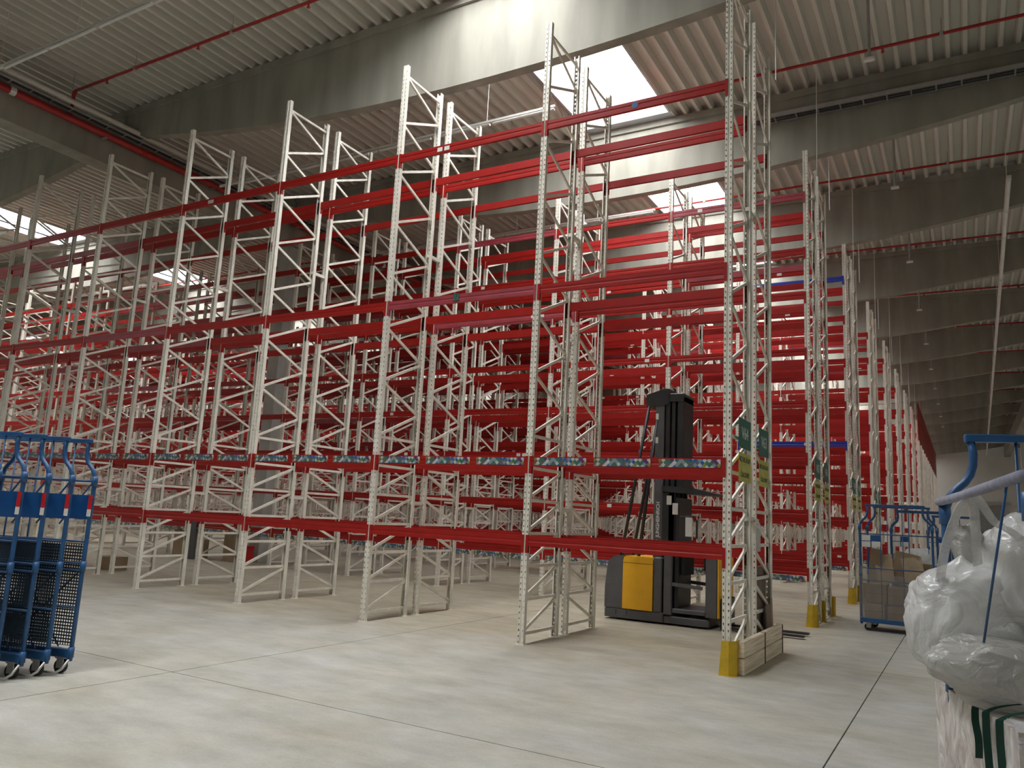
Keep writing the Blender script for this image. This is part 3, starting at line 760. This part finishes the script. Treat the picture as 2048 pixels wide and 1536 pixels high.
# ================================================================== ORDER PICKER TRUCK
def truck():
    t = empty('order_picker_truck', (-3.14, 3.82, 0))
    W = 0.98
    # chassis
    ch = MB(); ch.bbox(0.0, 1.10, 0, W, 0.035, 0.20, 0.02); ch.bbox(1.10, 1.90, 0.02, W-0.02, 0.035, 0.16, 0.02)
    obj('chassis', ch, MAT['dark'], t)
    # rounded tail cover
    prof = [(0.0,0.20),(0.0,0.55),(0.035,0.92),(0.07,1.03),(0.13,1.09),(0.21,1.12),(0.34,1.13),(0.34,0.20)]
    obj('tail_cover', MB().prism(prof, lambda a,b:(a,0.0,b), lambda a,b:(a,W,b)), MAT['dark'], t)
    ye = [(0.345,0.205),(0.345,1.03),(0.36,1.10),(0.40,1.125),(0.88,1.125),(0.905,1.08),(0.905,0.205)]
    pn = obj('yellow_panel', MB().prism(ye, lambda a,b:(a,-0.012,b), lambda a,b:(a,W+0.012,b)), MAT['tyellow'], t)
    tag(pn, 'bright yellow side panel')
    obj('panel_seam', MB().box(0.346, 0.904, -0.0135, -0.0121, 1.005, 1.011), MAT['ink'], pn)
    obj('battery_cover', MB().bbox(0.91, 1.065, 0.0, W, 0.205, 1.14, 0.02), MAT['dark'], t)
    obj('stop_knob', MB().tube([(0.30,0.12,1.13),(0.30,0.12,1.17),(0.30,0.12,1.175)], [0.035,0.04,0.02], 10), MAT['mast'], t)
    obj('hook', MB().box(0.22, 0.235, -0.006, 0, 0.09, 0.17), MAT['ink'], t); obj('hook', MB().box(0.42, 0.435, -0.006, 0, 0.09, 0.17), MAT['ink'], t)
    # cab: two pillars, floor, step bar
    obj('pillar', MB().bbox(1.10, 1.245, 0.0, 0.09, 0.18, 1.42, 0.015), MAT['dark'], t)
    obj('pillar', MB().bbox(1.10, 1.245, W-0.09, W, 0.18, 1.42, 0.015), MAT['dark'], t)
    obj('cab_floor', MB().bbox(1.25, 1.84, 0.02, W-0.02, 0.22, 0.29, 0.01), MAT['dark'], t)
    obj('gate_bar', MB().bar((1.25,0.03,0.70),(1.78,0.03,0.67), 0.04, 0.06, (0,1,0)), MAT['dark'], t)
    obj('gate_bar', MB().bar((1.25,W-0.03,0.70),(1.78,W-0.03,0.67), 0.04, 0.06, (0,1,0)), MAT['dark'], t)
    obj('back_panel', MB().box(1.26, 1.33, 0.12, W-0.12, 0.29, 2.2), MAT['mast'], t)
    obj('back_pad', MB().bbox(1.33, 1.42, 0.22, W-0.22, 0.85, 1.35, 0.02), MAT['rubber'], t)
    obj('front_wall', MB().bbox(1.84, 2.05, 0.0, 0.16, 0.20, 1.22, 0.02), MAT['dark'], t)
    obj('front_wall', MB().bbox(1.84, 2.05, W-0.16, W, 0.20, 1.22, 0.02), MAT['dark'], t)
    obj('console', MB().bbox(1.72, 1.98, 0.30, W-0.30, 0.95, 1.30, 0.03), MAT['mast'], t)
    obj('yellow_edge', MB().box(2.051, 2.07, 0.0, W, 0.20, 1.22), MAT['tyellow'], t)
    # mast: outer and inner rails with cross heads
    for y in (0.18, W-0.30):
        obj('mast_rail', MB().bbox(0.83, 1.0, y, y+0.12, 0.20, 4.05, 0.01), MAT['dark'], t)
        obj('inner_rail', MB().bbox(1.02, 1.10, y+0.015, y+0.10, 0.20, 4.12, 0.008), MAT['mast'], t)
        obj('inner_rail', MB().bbox(1.13, 1.20, y+0.03, y+0.11, 0.30, 4.05, 0.008), MAT['mast'], t)
    obj('carriage_rail', MB().bbox(1.24, 1.36, 0.20, W-0.2, 2.30, 4.05, 0.01), MAT['mast'], t)
    obj('lift_cylinder', MB().tube([(1.06,0.49,0.2),(1.06,0.49,3.9)], 0.045, 10), MAT['mast'], t, smooth=True)
    for q in range(2): obj('chain', MB().box(1.205, 1.215, 0.42+q*0.12, 0.45+q*0.12, 0.4, 4.0), MAT['rubber'], t)
    hd = [(0.66,3.86),(0.64,4.02),(0.66,4.09),(1.0,4.19),(1.08,4.19),(1.08,3.90),(0.98,3.88)]
    obj('mast_head', MB().prism(hd, lambda a,b:(a,0.17,b), lambda a,b:(a,W-0.17,b)), MAT['mast'], t)
    obj('cross_head', MB().bbox(1.02, 1.36, 0.18, W-0.18, 3.95, 4.10, 0.01), MAT['mast'], t)
    for (x0, z0, x1, z1, y) in ((0.70, 3.88, 0.22, 1.10, 0.20), (0.86, 3.60, 0.56, 1.12, 0.20), (0.70, 3.88, 0.22, 1.10, W-0.2)):
        obj('stay_rod', MB().tube([(x0,y,z0),(x1,y,z1)], 0.032, 8), MAT['mast'], t, smooth=True)
    # overhead guard
    og = [(1.02,2.30),(1.02,2.40),(1.30,2.39),(1.65,2.36),(1.98,2.29),(1.98,2.25),(1.60,2.27),(1.25,2.29)]
    obj('overhead_guard', MB().prism(og, lambda a,b:(a,0.05,b), lambda a,b:(a,W-0.05,b)), MAT['mast'], t)
    obj('guard_post', MB().box(1.14, 1.24, 0.10, 0.16, 1.42, 2.30), MAT['mast'], t); obj('guard_post', MB().box(1.14, 1.24, W-0.16, W-0.10, 1.42, 2.30), MAT['mast'], t)
    for (x, z, w, h) in ((1.10, 2.07, 0.09, 0.16), (1.21, 1.90, 0.10, 0.20)):
        obj('paper_note', MB().box(x, x+w, 0.095, 0.099, z, z+h), MAT['paper'], t)
    obj('side_screen', MB().box(1.02, 1.25, 0.10, 0.11, 1.42, 2.28), MAT['mast'], t)
    obj('clipboard', MB().box(1.46, 1.58, 0.06, 0.075, 1.53, 1.86), MAT['paper'], t)
    obj('mirror_arm', MB().tube([(1.36,0.1,1.86),(1.60,0.08,1.88),(1.66,0.08,1.80),(1.66,0.08,1.50)], 0.018, 6), MAT['mast'], t)
    for (x, z) in ((0.84, 3.62), (0.84, 3.18)): obj('mast_label', MB().box(x, x+0.05, 0.174, 0.179, z, z+0.11), MAT['paper'], t)
    # maker's lettering up the near mast rail
    lt = link('lettering', text_mesh('lettering', 'JUNGHEINRICH', 0.090, MAT['letter'], bold=0.0025), t, (0.915, 0.176, 1.80), (math.pi/2, -math.pi/2, 0))
    for q in range(2): obj('logo_ring', MB().tube([(0.90+0.025*math.cos(a*math.pi/8), 0.177, 1.41-q*0.06+0.025*math.sin(a*math.pi/8)) for a in range(17)], 0.006, 5), MAT['letter'], t)
    # wheels and forks
    for (x, y) in ((0.28, 0.45), (1.62, 0.10), (1.62, W-0.18)):
        obj('wheel', MB().tube([(x,y,0.10),(x,y+0.10,0.10)], 0.10, 16), MAT['rubber'], t)
    for y in (0.20, 0.62):
        obj('fork', MB().box(2.07, 3.40, y, y+0.12, 0.03, 0.062), MAT['mast'], t)
    obj('fork_carriage', MB().bbox(2.071, 2.13, 0.10, W-0.12, 0.03, 0.52, 0.008), MAT['mast'], t)
    tag(t, 'grey and yellow order picker truck with tall black mast in the aisle', 'forklift')
truck()

# ================================================================== ROLL CAGES
CW = 1.20
def half_path(s, z0):
    pts = [(-0.60, z0), (-0.60, 0.9), (-0.60, 1.84)]
    pts += [(-0.592, 1.90), (-0.573, 1.955), (-0.54, 1.995), (-0.502, 2.03), (-0.475, 2.07), (-0.46, 2.12), (-0.456, 2.18), (-0.466, 2.25)]
    return [(s*x, 0, z) for x, z in pts]
def cage_meshes():
    d = {}
    d['side_l'] = MB().tube(half_path(1, 0.12), 0.021, 8).mesh('side_tube', MAT['blue'], True)
    d['side_r'] = MB().tube(half_path(-1, 0.12), 0.021, 8).mesh('side_tube', MAT['blue'], True)
    d['top'] = MB().bbox(-0.495, 0.495, -0.024, 0.024, 2.245, 2.285, 0.005).mesh('top_bar', MAT['blue'])
    d['rung'] = MB().tube([(-0.595,0,0),(0.595,0,0)], 0.011, 6).mesh('rung', MAT['blue'], True)
    d['rod'] = MB().tube([(0,0,0.2),(0,0,2.25)], 0.008, 6).mesh('rod', MAT['blue'], True)
    d['wheel'] = MB().tube([(0,-0.022,0.065),(0,0.022,0.065)], 0.065, 16).mesh('wheel', MAT['rubber'])
    fk = MB(); fk.box(-0.03, 0.05, -0.032, -0.026, 0.05, 0.14); fk.box(-0.03, 0.05, 0.026, 0.032, 0.05, 0.14); fk.box(-0.045, 0.055, -0.04, 0.04, 0.14, 0.155)
    d['fork'] = fk.mesh('caster_fork', MAT['steel'])
    d['tape_r'] = MB().box(-0.024, 0.024, -0.0245, -0.0225, 0, 0.14).mesh('red_tape', MAT['redbox'])
    d['tape_w'] = MB().box(-0.024, 0.024, -0.0245, -0.0225, 0, 0.07).mesh('white_tape', MAT['paper'])
    # perforated sheet
    mb = MB(); p = 0.030; h = 0.0085; x0, x1, z0, z1 = -0.575, 0.575, 0.26, 1.24
    nx, nz_ = int((x1-x0)/p), int((z1-z0)/p); px, pz = (x1-x0)/nx, (z1-z0)/nz_
    for i in range(nx):
        for j in range(nz_):
            a, b = x0+i*px, x0+(i+1)*px; c, e = z0+j*pz, z0+(j+1)*pz; cx, cz = (a+b)/2, (c+e)/2
            mb.add([(a,0,c),(b,0,c),(b,0,e),(a,0,e),(cx-h,0,cz-h),(cx+h,0,cz-h),(cx+h,0,cz+h),(cx-h,0,cz+h)], [(0,1,5,4),(1,2,6,5),(2,3,7,6),(3,0,4,7)])
    d['sheet'] = mb.mesh('perforated_sheet', MAT['meshblue'])
    d['plate'] = MB().box(-0.58, 0.58, -0.006, 0.006, 0, 0.24).mesh('blue_plate', MAT['blueplate'])
    d['smallplate'] = MB().box(-0.58, -0.24, -0.006, 0.006, 0, 0.22).mesh('blue_plate', MAT['blueplate'])
    d['note'] = MB().box(0, 0.15, -0.010, -0.0065, 0, 0.10).mesh('paper_note', MAT['paper'])
    d['hoop'] = MB().tube([(-0.07,-0.10,0.15),(-0.12,-0.13,0.07),(-0.10,-0.14,0.03),(0.08,-0.14,0.03),(0.14,-0.13,0.07),(0.16,-0.08,0.15)], 0.012, 6).mesh('foot_hoop', MAT['steel'], True)
    d['lowrail'] = MB().bbox(-0.60, 0.60, -0.03, 0.03, 0.15, 0.23, 0.006).mesh('base_rail', MAT['blue'])
    d['collar'] = MB().tube([(0,0,-0.05),(0,0,0.05)], 0.029, 8).mesh('collar', MAT['blue'], True)
    return d
CG = cage_meshes()
def caster(root, x, y, hoop=True):
    w = link('caster', CG['fork'], root, (x, y, 0)); link('wheel', CG['wheel'], w)
    if hoop: link('foot_hoop', CG['hoop'], w)
def end_frame(root, y, rungs, rods, plate=None, sheet=False, tape=False):
    link('side_tube', CG['side_l'], root, (0, y, 0)); link('side_tube', CG['side_r'], root, (0, y, 0)); link('top_bar', CG['top'], root, (0, y, 0))
    for z in rungs: link('rung', CG['rung'], root, (0, y, z))
    for x in rods: link('rod', CG['rod'], root, (x, y, 0))
    link('base_rail', CG['lowrail'], root, (0, y, 0))
    if plate == 'full': link('blue_plate', CG['plate'], root, (0, y, 1.48))
    if plate == 'small': link('blue_plate', CG['smallplate'], root, (0, y, 1.50))
    if sheet:
        link('perforated_sheet', CG['sheet'], root, (0, y, 0))
        for z in (0.62, 0.98, 1.05): link('rung', CG['rung'], root, (0, y-0.012, z))
    for s in (-1, 1):
        for z in (1.86, 1.02, 0.20): link('collar', CG['collar'], root, (s*0.60, y, z))
        if tape:
            link('red_tape', CG['tape_r'], root, (s*0.60, y, 1.58)); link('white_tape', CG['tape_w'], root, (s*0.60, y, 1.51))

# nested empty cages at the left
RZ = math.radians(14)
cx, sx = math.cos(RZ), math.sin(RZ)
for k in range(5):
    pr_ = Vector((-5.04 - 0.03*k, -4.93 - 0.215*k, 0))
    c = pr_ - Vector((cx, sx, 0))*0.60
    o = empty('roll_cage', c, RZ)
    end_frame(o, 0.0, (1.86, 1.26), (0.30, -0.15), 'full', True, True)
    dm = MB(); dm.bar((0.56,0.012,1.84), (0.22,0.012,1.42), 0.012, 0.012, (0,1,0)); dm.bar((0.58,0.02,1.0), (0.0,0.02,0.45), 0.012, 0.012, (0,1,0)); dm.bar((0.0,0.02,0.75), (0.42,0.02,0.24), 0.012, 0.012, (0,1,0))
    obj('brace_rod', dm, MAT['blue'], o)
    for s in (-0.5, 0.5): caster(o, s, 0.0)
    nmk = ['rearmost of the nest, next to the racks', 'second of the nest counting from the racks', 'middle one of the nest', 'fourth of the nest counting from the racks', 'front one of the nest, cut by the picture edge'][k]
    tag(o, 'empty blue roll cage, %s' % nmk, 'roll cage', 'nested empty blue roll cages')

def full_cage(loc, rz, depth, label):
    o = empty('roll_cage', loc, rz)
    end_frame(o, -depth/2, (1.74, 1.12, 0.90), (-0.25, 0.12), 'small'); end_frame(o, depth/2, (1.74, 1.12, 0.90), (-0.25, 0.12))
    obj('deck_tray', MB().bbox(-0.60, 0.60, -depth/2, depth/2, 0.15, 0.215, 0.008), MAT['blueplate'], o)
    for sx_ in (-0.5, 0.5):
        for sy in (-1, 1): caster(o, sx_, sy*(depth/2-0.08), False)
    for x, z in ((-0.57, 1.615), (-0.57, 1.50), (-0.40, 1.505)): link('paper_note', CG['note'], o, (x, -depth/2, z))
    tag(o, label, 'roll cage', 'loaded blue roll cages')
    return o
c1 = Vector((1.50, 6.72, 0)); r1 = math.radians(-4)
full_cage(c1, r1, 0.80, 'blue roll cage full of cardboard waste beside the second rack row')
def at_cage(c, r, x, y, z): return Vector((c.x + x*math.cos(r) - y*math.sin(r), c.y + x*math.sin(r) + y*math.cos(r), z))
# cardboard in that cage
k = 0
rc = random.Random(3)
NAMES = ['pale carton at the bottom left', 'carton at the bottom centre', 'carton at the bottom right', 'carton upper left in the stack', 'carton upper centre', 'carton upper right']
for (x, y, z, w, d, h, m) in ((-0.38,-0.18,0.217,0.34,0.36,0.27,'card2'), (0.0,-0.18,0.217,0.34,0.36,0.25,'card'), (0.36,-0.18,0.217,0.32,0.36,0.30,'card2'),
                              (-0.36,-0.16,0.50,0.36,0.36,0.34,'card'), (0.02,-0.16,0.50,0.36,0.36,0.30,'card'), (0.38,-0.16,0.53,0.30,0.36,0.30,'card')):
    o = obj('carton', MB().bbox(-w/2, w/2, -d/2, d/2, 0, h, 0.006), MAT[m], None, at_cage(c1, r1, x, y, z), (0, 0, r1+rc.uniform(-0.06, 0.06)))
    obj('flap', MB().box(-w/2+0.005, w/2-0.005, -d/2-0.003, -d/2+0.002, h*0.48, h*0.50), MAT['wood_end'], o)
    tag(o, 'brown %s of the loaded roll cage' % NAMES[k], 'carton', 'cartons in the roll cage'); k += 1
for q, (x, y, w, h, tx, ty) in enumerate(((-0.42,-0.10,0.22,0.62,0.10,0.14), (-0.20,-0.20,0.30,0.52,-0.12,-0.12), (0.06,-0.14,0.40,0.58,0.10,0.20), (0.30,-0.22,0.34,0.50,-0.06,-0.16), (0.38,0.05,0.30,0.40,0.2,0.05), (-0.05,0.10,0.50,0.45,0.15,-0.05))):
    o = obj('cardboard_sheet', MB().box(-w/2, w/2, -0.004, 0.004, 0, h), MAT['card2'] if q % 2 else MAT['card'], None, at_cage(c1, r1, x, y, 0.86), (tx, ty, r1+0.1*(q-2)))
    tag(o, 'flattened cardboard sheet poking up in the roll cage, %s from its rack side' % ORD[q+1], 'cardboard', 'cardboard sheets in the roll cage')
fm = MB(); D2 = 0.425; X2 = 0.625; n = 14
vs = []; tops = []
loop = [(-X2+2*X2*i/n, -D2) for i in range(n)] + [(X2, -D2+2*D2*i/6) for i in range(6)] + [(X2-2*X2*i/n, D2) for i in range(n)] + [(-X2, D2-2*D2*i/6) for i in range(6)]
for j in range(7):
    for i, (x, y) in enumerate(loop):
        zt = 1.02 - 0.14*(x/X2) + 0.02*math.sin(i*1.7)
        w = 1 + 0.012*noise.noise((x*4, y*4, j*0.9))
        vs.append((x*w, y*w, 0.16 + (zt-0.16)*j/6))
N = len(loop)
fm.add(vs, [(j*N+i, j*N+(i+1)%N, (j+1)*N+(i+1)%N, (j+1)*N+i) for j in range(6) for i in range(N)])
tag(obj('stretch_film', fm, MAT['cagefilm'], None, c1, (0,0,r1), True), 'clear stretch film wound round the lower half of the loaded roll cage', 'film')
c2 = Vector((1.75, 9.9, 0)); full_cage(c2, 0.05, 0.80, 'blue roll cage with white and black bags, behind the cardboard cage')
c3 = Vector((2.35, 13.4, 0)); full_cage(c3, 0.0, 0.80, 'farthest blue roll cage of the aisle, partly hidden')

# ---- crumpled bags
def blob(name, center, rad, seed, mat, wr=0.10, neck=None, res=(84, 56), flat=None):
    nu, nv = res; vs = []; fs = []
    for j in range(nv+1):
        t = math.pi*j/nv
        for i in range(nu):
            p = 2*math.pi*i/nu
            d = Vector((math.sin(t)*math.cos(p), math.sin(t)*math.sin(p), math.cos(t)))
            # squarish body
            e = 0.75
            q = Vector(tuple(math.copysign(abs(c)**e, c) for c in d)); q = q / max(0.001, q.length) * (0.5+0.5*q.length)
            n1 = noise.noise(d*1.6 + Vector((seed, 0, 0)))
            r2 = 1 - abs(noise.noise(d*3.2 + Vector((0, seed, 0)))) * 2.6
            r3 = 1 - abs(noise.noise(d*7.0 + Vector((0, 0, seed)))) * 2
            s = 1 + wr*(1.4*n1 + 0.42*r2*abs(r2) + 0.05*r3)
            v = Vector((q.x*rad[0], q.y*rad[1], q.z*rad[2]))*s
            if flat is not None and v.z < flat: v.z = flat + (v.z-flat)*0.08
            if neck and d.z > 0.90:
                k = (d.z-0.90)/0.10; v.x *= 1-0.7*k; v.y *= 1-0.7*k; v.z += neck*k*k
            vs.append(v)
    for j in range(nv):
        for i in range(nu):
            fs.append((j*nu+i, (j+1)*nu+i, (j+1)*nu+(i+1)%nu, j*nu+(i+1)%nu))
    mb = MB(); mb.add(vs, fs)
    return obj(name, mb, mat, None, center, (0,0,0), True)
tag(blob('rubbish_bag', (1.70, 9.7, 1.25), (0.34,0.28,0.24), 5.1, MAT['bag'], 0.12, res=(40,28)), 'small white bag in the second roll cage', 'bag', 'bags in the far cages')
tag(blob('rubbish_bag', (1.62, 9.75, 0.75), (0.42,0.3,0.34), 9.3, MAT['cable'], 0.1, res=(40,28)), 'black bag low in the second roll cage', 'bag', 'bags in the far cages')

# ================================================================== FOREGROUND CAGE AND LOAD
RF = math.radians(10.9); vf = Vector((math.cos(RF), math.sin(RF), 0)); uf = Vector((math.sin(RF), -math.cos(RF), 0))
P0 = Vector((2.49, -5.0, 0)); LEN = 1.52
CF = P0 + vf*0.60 + uf*(LEN/2)
fc = empty('roll_cage', CF, RF)
end_frame(fc, LEN/2, (1.74,), (-0.26, 0.20)); end_frame(fc, -LEN/2, (1.74,), (-0.26, 0.20))
obj('deck_tray', MB().bbox(-0.60, 0.60, -LEN/2, LEN/2, 0.15, 0.215, 0.008), MAT['yellow'], fc)
obj('foam_tube', MB().tube([(-0.622, LEN/2+0.03, 1.925), (-0.625, 0.2, 1.935), (-0.625, -LEN/2-0.02, 1.965)], 0.021, 12), MAT['foam'], fc, smooth=True)
obj('slant_rod', MB().tube([(-0.615, -LEN/2+0.22, 1.955), (-0.64, -0.17, 1.33)], 0.005, 6), MAT['blue'], fc, smooth=True)
obj('slant_rod', MB().tube([(-0.60, LEN/2, 1.92), (-0.57, LEN/2, 1.50)], 0.005, 6), MAT['steel'], fc, smooth=True)
for s in (-0.5, 0.5):
    for t in (-1, 1): caster(fc, s, t*(LEN/2-0.1), False)
tag(fc, 'tall blue roll cage nearest the viewer, loaded with film bags', 'roll cage', 'loaded blue roll cages')
def ray(u, v): return FV + RV*((u-1024)/FPX) - UV*((v-768)/FPX)
def loc(x, y, z): return CF + vf*x - uf*y + Vector((0,0,z))
# wrapped load on the cage deck, turned a little against the cage
RL = RF + math.radians(7); vl = Vector((math.cos(RL), math.sin(RL), 0)); ul = Vector((math.sin(RL), -math.cos(RL), 0))
CL = Vector((2.41, -4.83, 0)) + vl*0.642 + ul*0.80
def lloc(x, y, z): return CL + vl*x - ul*y + Vector((0,0,z))
mb = MB(); x0, x1, y0, y1, z0, z1 = -0.642, 0.56, -0.25, 0.80, 0.217, 0.985
NX, NY, NZ = 20, 22, 16
def face(o, a, b, n1, n2, nrm):
    vs = []; fs = []
    for i in range(n1+1):
        for j in range(n2+1):
            p = o + a*(i/n1) + b*(j/n2)
            k = 0 if i in (0, n1) or j in (0, n2) else 1
            p = p + nrm*(0.016*k*(noise.noise(p*7.0) + 0.7*noise.noise(Vector((p.x*26, p.y*26, p.z*5)))))
            vs.append(p)
    for i in range(n1):
        for j in range(n2):
            q = i*(n2+1)+j; fs.append((q, q+n2+1, q+n2+2, q+1))
    mb.add(vs, fs)
V = Vector
face(V((x0,y1,z0)), V((0,y0-y1,0)), V((0,0,z1-z0)), NY*2, NZ, V((-1,0,0)))
face(V((x0,y0,z0)), V((x1-x0,0,0)), V((0,0,z1-z0)), NX*2, NZ, V((0,-1,0)))
face(V((x1,y0,z0)), V((0,y1-y0,0)), V((0,0,z1-z0)), NY, NZ, V((1,0,0)))
face(V((x1,y1,z0)), V((x0-x1,0,0)), V((0,0,z1-z0)), NX, NZ, V((0,1,0)))
face(V((x0,y0,z1)), V((x1-x0,0,0)), V((0,y1-y0,0)), NX, NY, V((0,0,1)))
wl = obj('wrapped_load', mb, MAT['wrap'], None, CL, (0,0,RL), True)
tag(wl, 'film-wrapped brown load standing on the nearest roll cage', 'load')
# crumpled white film along the near top corner
cf = MB(); vs = []; fs = []; n1, n2 = 26, 10
for i in range(n1+1):
    for j in range(n2+1):
        a = i/n1; b = j/n2
        p = V((-0.65 + 1.15*a, -0.262, 1.0 - 0.5*b*(1-0.25*a))) if b > 0.12 else V((-0.65+1.15*a, -0.25+0.1*(0.12-b)/0.12, 1.01))
        p += V((0, -0.02*abs(noise.noise(p*16)), 0.02*noise.noise(p*18)))
        vs.append(p)
for i in range(n1):
    for j in range(n2):
        q = i*(n2+1)+j; fs.append((q, q+n2+1, q+n2+2, q+1))
cf.add(vs, fs)
tag(obj('white_film_sheet', cf, MAT['whitefilm'], None, CL, (0,0,RL), True), 'crumpled white film over the near corner of the wrapped load', 'film')
# green straps hanging over the side of the load
def ribbon(name, pts, w, mat, wdir, th=0.002):
    vs = []; fs = []; pts = [V(p) for p in pts]
    # smooth the path
    sm = []
    for i in range(len(pts)-1):
        p0, p1, p2, p3 = pts[max(i-1,0)], pts[i], pts[i+1], pts[min(i+2,len(pts)-1)]
        for k in range(6):
            t = k/6
            sm.append(0.5*((2*p1)+(p2-p0)*t+(2*p0-5*p1+4*p2-p3)*t*t+(3*p1-p0-3*p2+p3)*t*t*t))
    sm.append(pts[-1])
    wd = V(wdir).normalized()*w/2
    for i, p in enumerate(sm):
        tn = (sm[min(i+1,len(sm)-1)]-sm[max(i-1,0)]).normalized(); nn = tn.cross(wd).normalized()*th
        vs += [p-wd-nn, p+wd-nn, p+wd+nn, p-wd+nn]
    for i in range(len(sm)-1):
        b = i*4
        for a, c in ((0,1),(1,2),(2,3),(3,0)): fs.append((b+a, b+c, b+4+c, b+4+a))
    fs += [(3,2,1,0), tuple(len(vs)-4+i for i in range(4))]
    m = MB(); m.add(vs, fs); return obj(name, m, mat)
for q, (ys, drop, lab) in enumerate(((0.16, 0.16, 'shortest green strap end hanging over the wrapped load'), (0.03, 0.62, 'middle green strap hanging over the wrapped load'), (-0.12, 0.66, 'green strap nearest the load corner'))):
    pts = [lloc(-0.30+0.02*q, -0.16+0.02*q, 1.035), lloc(-0.42, -0.05+ys*0.6, 1.05), lloc(-0.52, ys*0.9, 1.045), lloc(-0.645, ys, 1.01), lloc(-0.668, ys-0.01, 0.95), lloc(-0.664, ys-0.03, 0.94-drop*0.5), lloc(-0.662, ys-0.02, 0.94-drop)]
    tag(ribbon('green_strap', pts, 0.030, MAT['strap'], tuple(RV*0.9+ul*0.3)), lab, 'strap', 'green straps')
bk = MB().bbox(-0.06, 0.06, -0.045, 0.045, 0, 0.07, 0.015); 
tag(obj('strap_knot', bk, MAT['rubber'], None, lloc(-0.29, -0.17, 1.005), (0.1,0.1,0.4)), 'black knotted buckle where the green straps meet', 'buckle')
# bags on the load
def P(u, v, d): return CAM + ray(u, v)*d
RB = Matrix.Rotation(0, 3, 'Z')
b1 = blob('plastic_bag', P(1940, 1245, 3.90), (0.285, 0.25, 0.29), 2.3, MAT['bag'], 0.10, neck=0.05, res=(120, 80)); b1.rotation_euler = (0.05, -0.10, 0.5)
tag(b1, 'big milky plastic bag bulging out of the nearest roll cage', 'bag', 'plastic bags in the nearest cage')
b2 = blob('plastic_bag', P(2062, 1165, 3.85), (0.26, 0.25, 0.31), 7.7, MAT['bag'], 0.10, res=(120, 80)); b2.rotation_euler = (0, 0.15, 0.4)
tag(b2, 'milky plastic bag high at the picture edge in the nearest cage', 'bag', 'plastic bags in the nearest cage')
b3 = blob('plastic_bag', P(2040, 1352, 3.55), (0.36, 0.22, 0.15), 4.9, MAT['clearbag'], 0.14, res=(120, 80)); b3.rotation_euler = (0.0, 0.10, 0.35)
tag(b3, 'clear flat plastic bag lying lowest on the wrapped load', 'bag', 'plastic bags in the nearest cage')
b4 = blob('plastic_bag', P(1945, 1105, 4.0), (0.085, 0.07, 0.14), 12.2, MAT['clearbag'], 0.16, res=(60, 40)); b4.rotation_euler = (0, -0.25, 0.3)
tag(b4, 'small clear knotted bag tip sticking up behind the big bag', 'bag', 'plastic bags in the nearest cage')
# film tied round the foam tube
tz = 1.93
for q, (pts, w, lab) in enumerate((
        ([P(1938,992,3.55), P(1922,1010,3.55), P(1905,1050,3.6), P(1890,1100,3.7), P(1880,1160,3.85)], 0.05, 'film tail hanging from the foam tube towards the aisle'),
        ([P(1945,990,3.52), P(1948,1020,3.55), P(1952,1070,3.6), P(1956,1130,3.7)], 0.045, 'film tail hanging straight down from the foam tube'),
        ([P(1950,990,3.50), P(1968,1015,3.5), P(1990,1045,3.52), P(2020,1062,3.55), P(2045,1080,3.6)], 0.04, 'film tail stretched from the foam tube towards the high bag'))):
    tag(ribbon('film_tail', pts, w, MAT['whitefilm'], tuple(RV + UV*0.3)), lab, 'film', 'film tails on the foam tube')

# ================================================================== SMALL THINGS AMONG THE RACKS
o = obj('red_box', MB().bbox(-0.2, 0.2, -0.15, 0.15, 0, 0.42, 0.02), MAT['redbox'], None, (-15.72, 6.72, 0))
obj('lid', MB().bbox(-0.21, 0.21, -0.16, 0.16, 0.42, 0.46, 0.015), MAT['redbox'], o)
tag(o, 'red plastic box at the foot of the concrete column', 'box')
for q, (x, y, w, d, h, rz, lab) in enumerate(((-17.6, 6.3, 0.9, 0.5, 0.85, 0.2, 'large brown carton standing under the second rack row'), (-15.95, 6.45, 0.45, 0.35, 0.95, -0.15, 'tall brown carton against the concrete column'), (-14.9, 2.0, 0.55, 0.4, 0.30, 0.3, 'low brown carton in the first rack row'))):
    o = obj('carton', MB().bbox(-w/2, w/2, -d/2, d/2, 0, h, 0.008), MAT['card'], None, (x, y, 0), (0,0,rz))
    obj('tape', MB().box(-w/2+0.01, w/2-0.01, -0.03, 0.03, h, h+0.002), MAT['card2'], o)
    tag(o, lab, 'carton')
o = obj('dark_plank', MB().box(-0.16, 0.16, -0.02, 0.02, 0, 1.3), MAT['dark'], None, (-17.05, 5.88, 0.0), (0.0,-0.06,0.1))
tag(o, 'dark narrow plank standing beside the large carton', 'plank')
o = obj('cardboard_mat', MB().box(-1.0, 1.0, -0.5, 0.5, 0.0, 0.008), MAT['card'], None, (-10.2, 13.9, 0.001), (0,0,0.4))
tag(o, 'brown cardboard sheet lying flat on the floor behind the racks', 'cardboard')
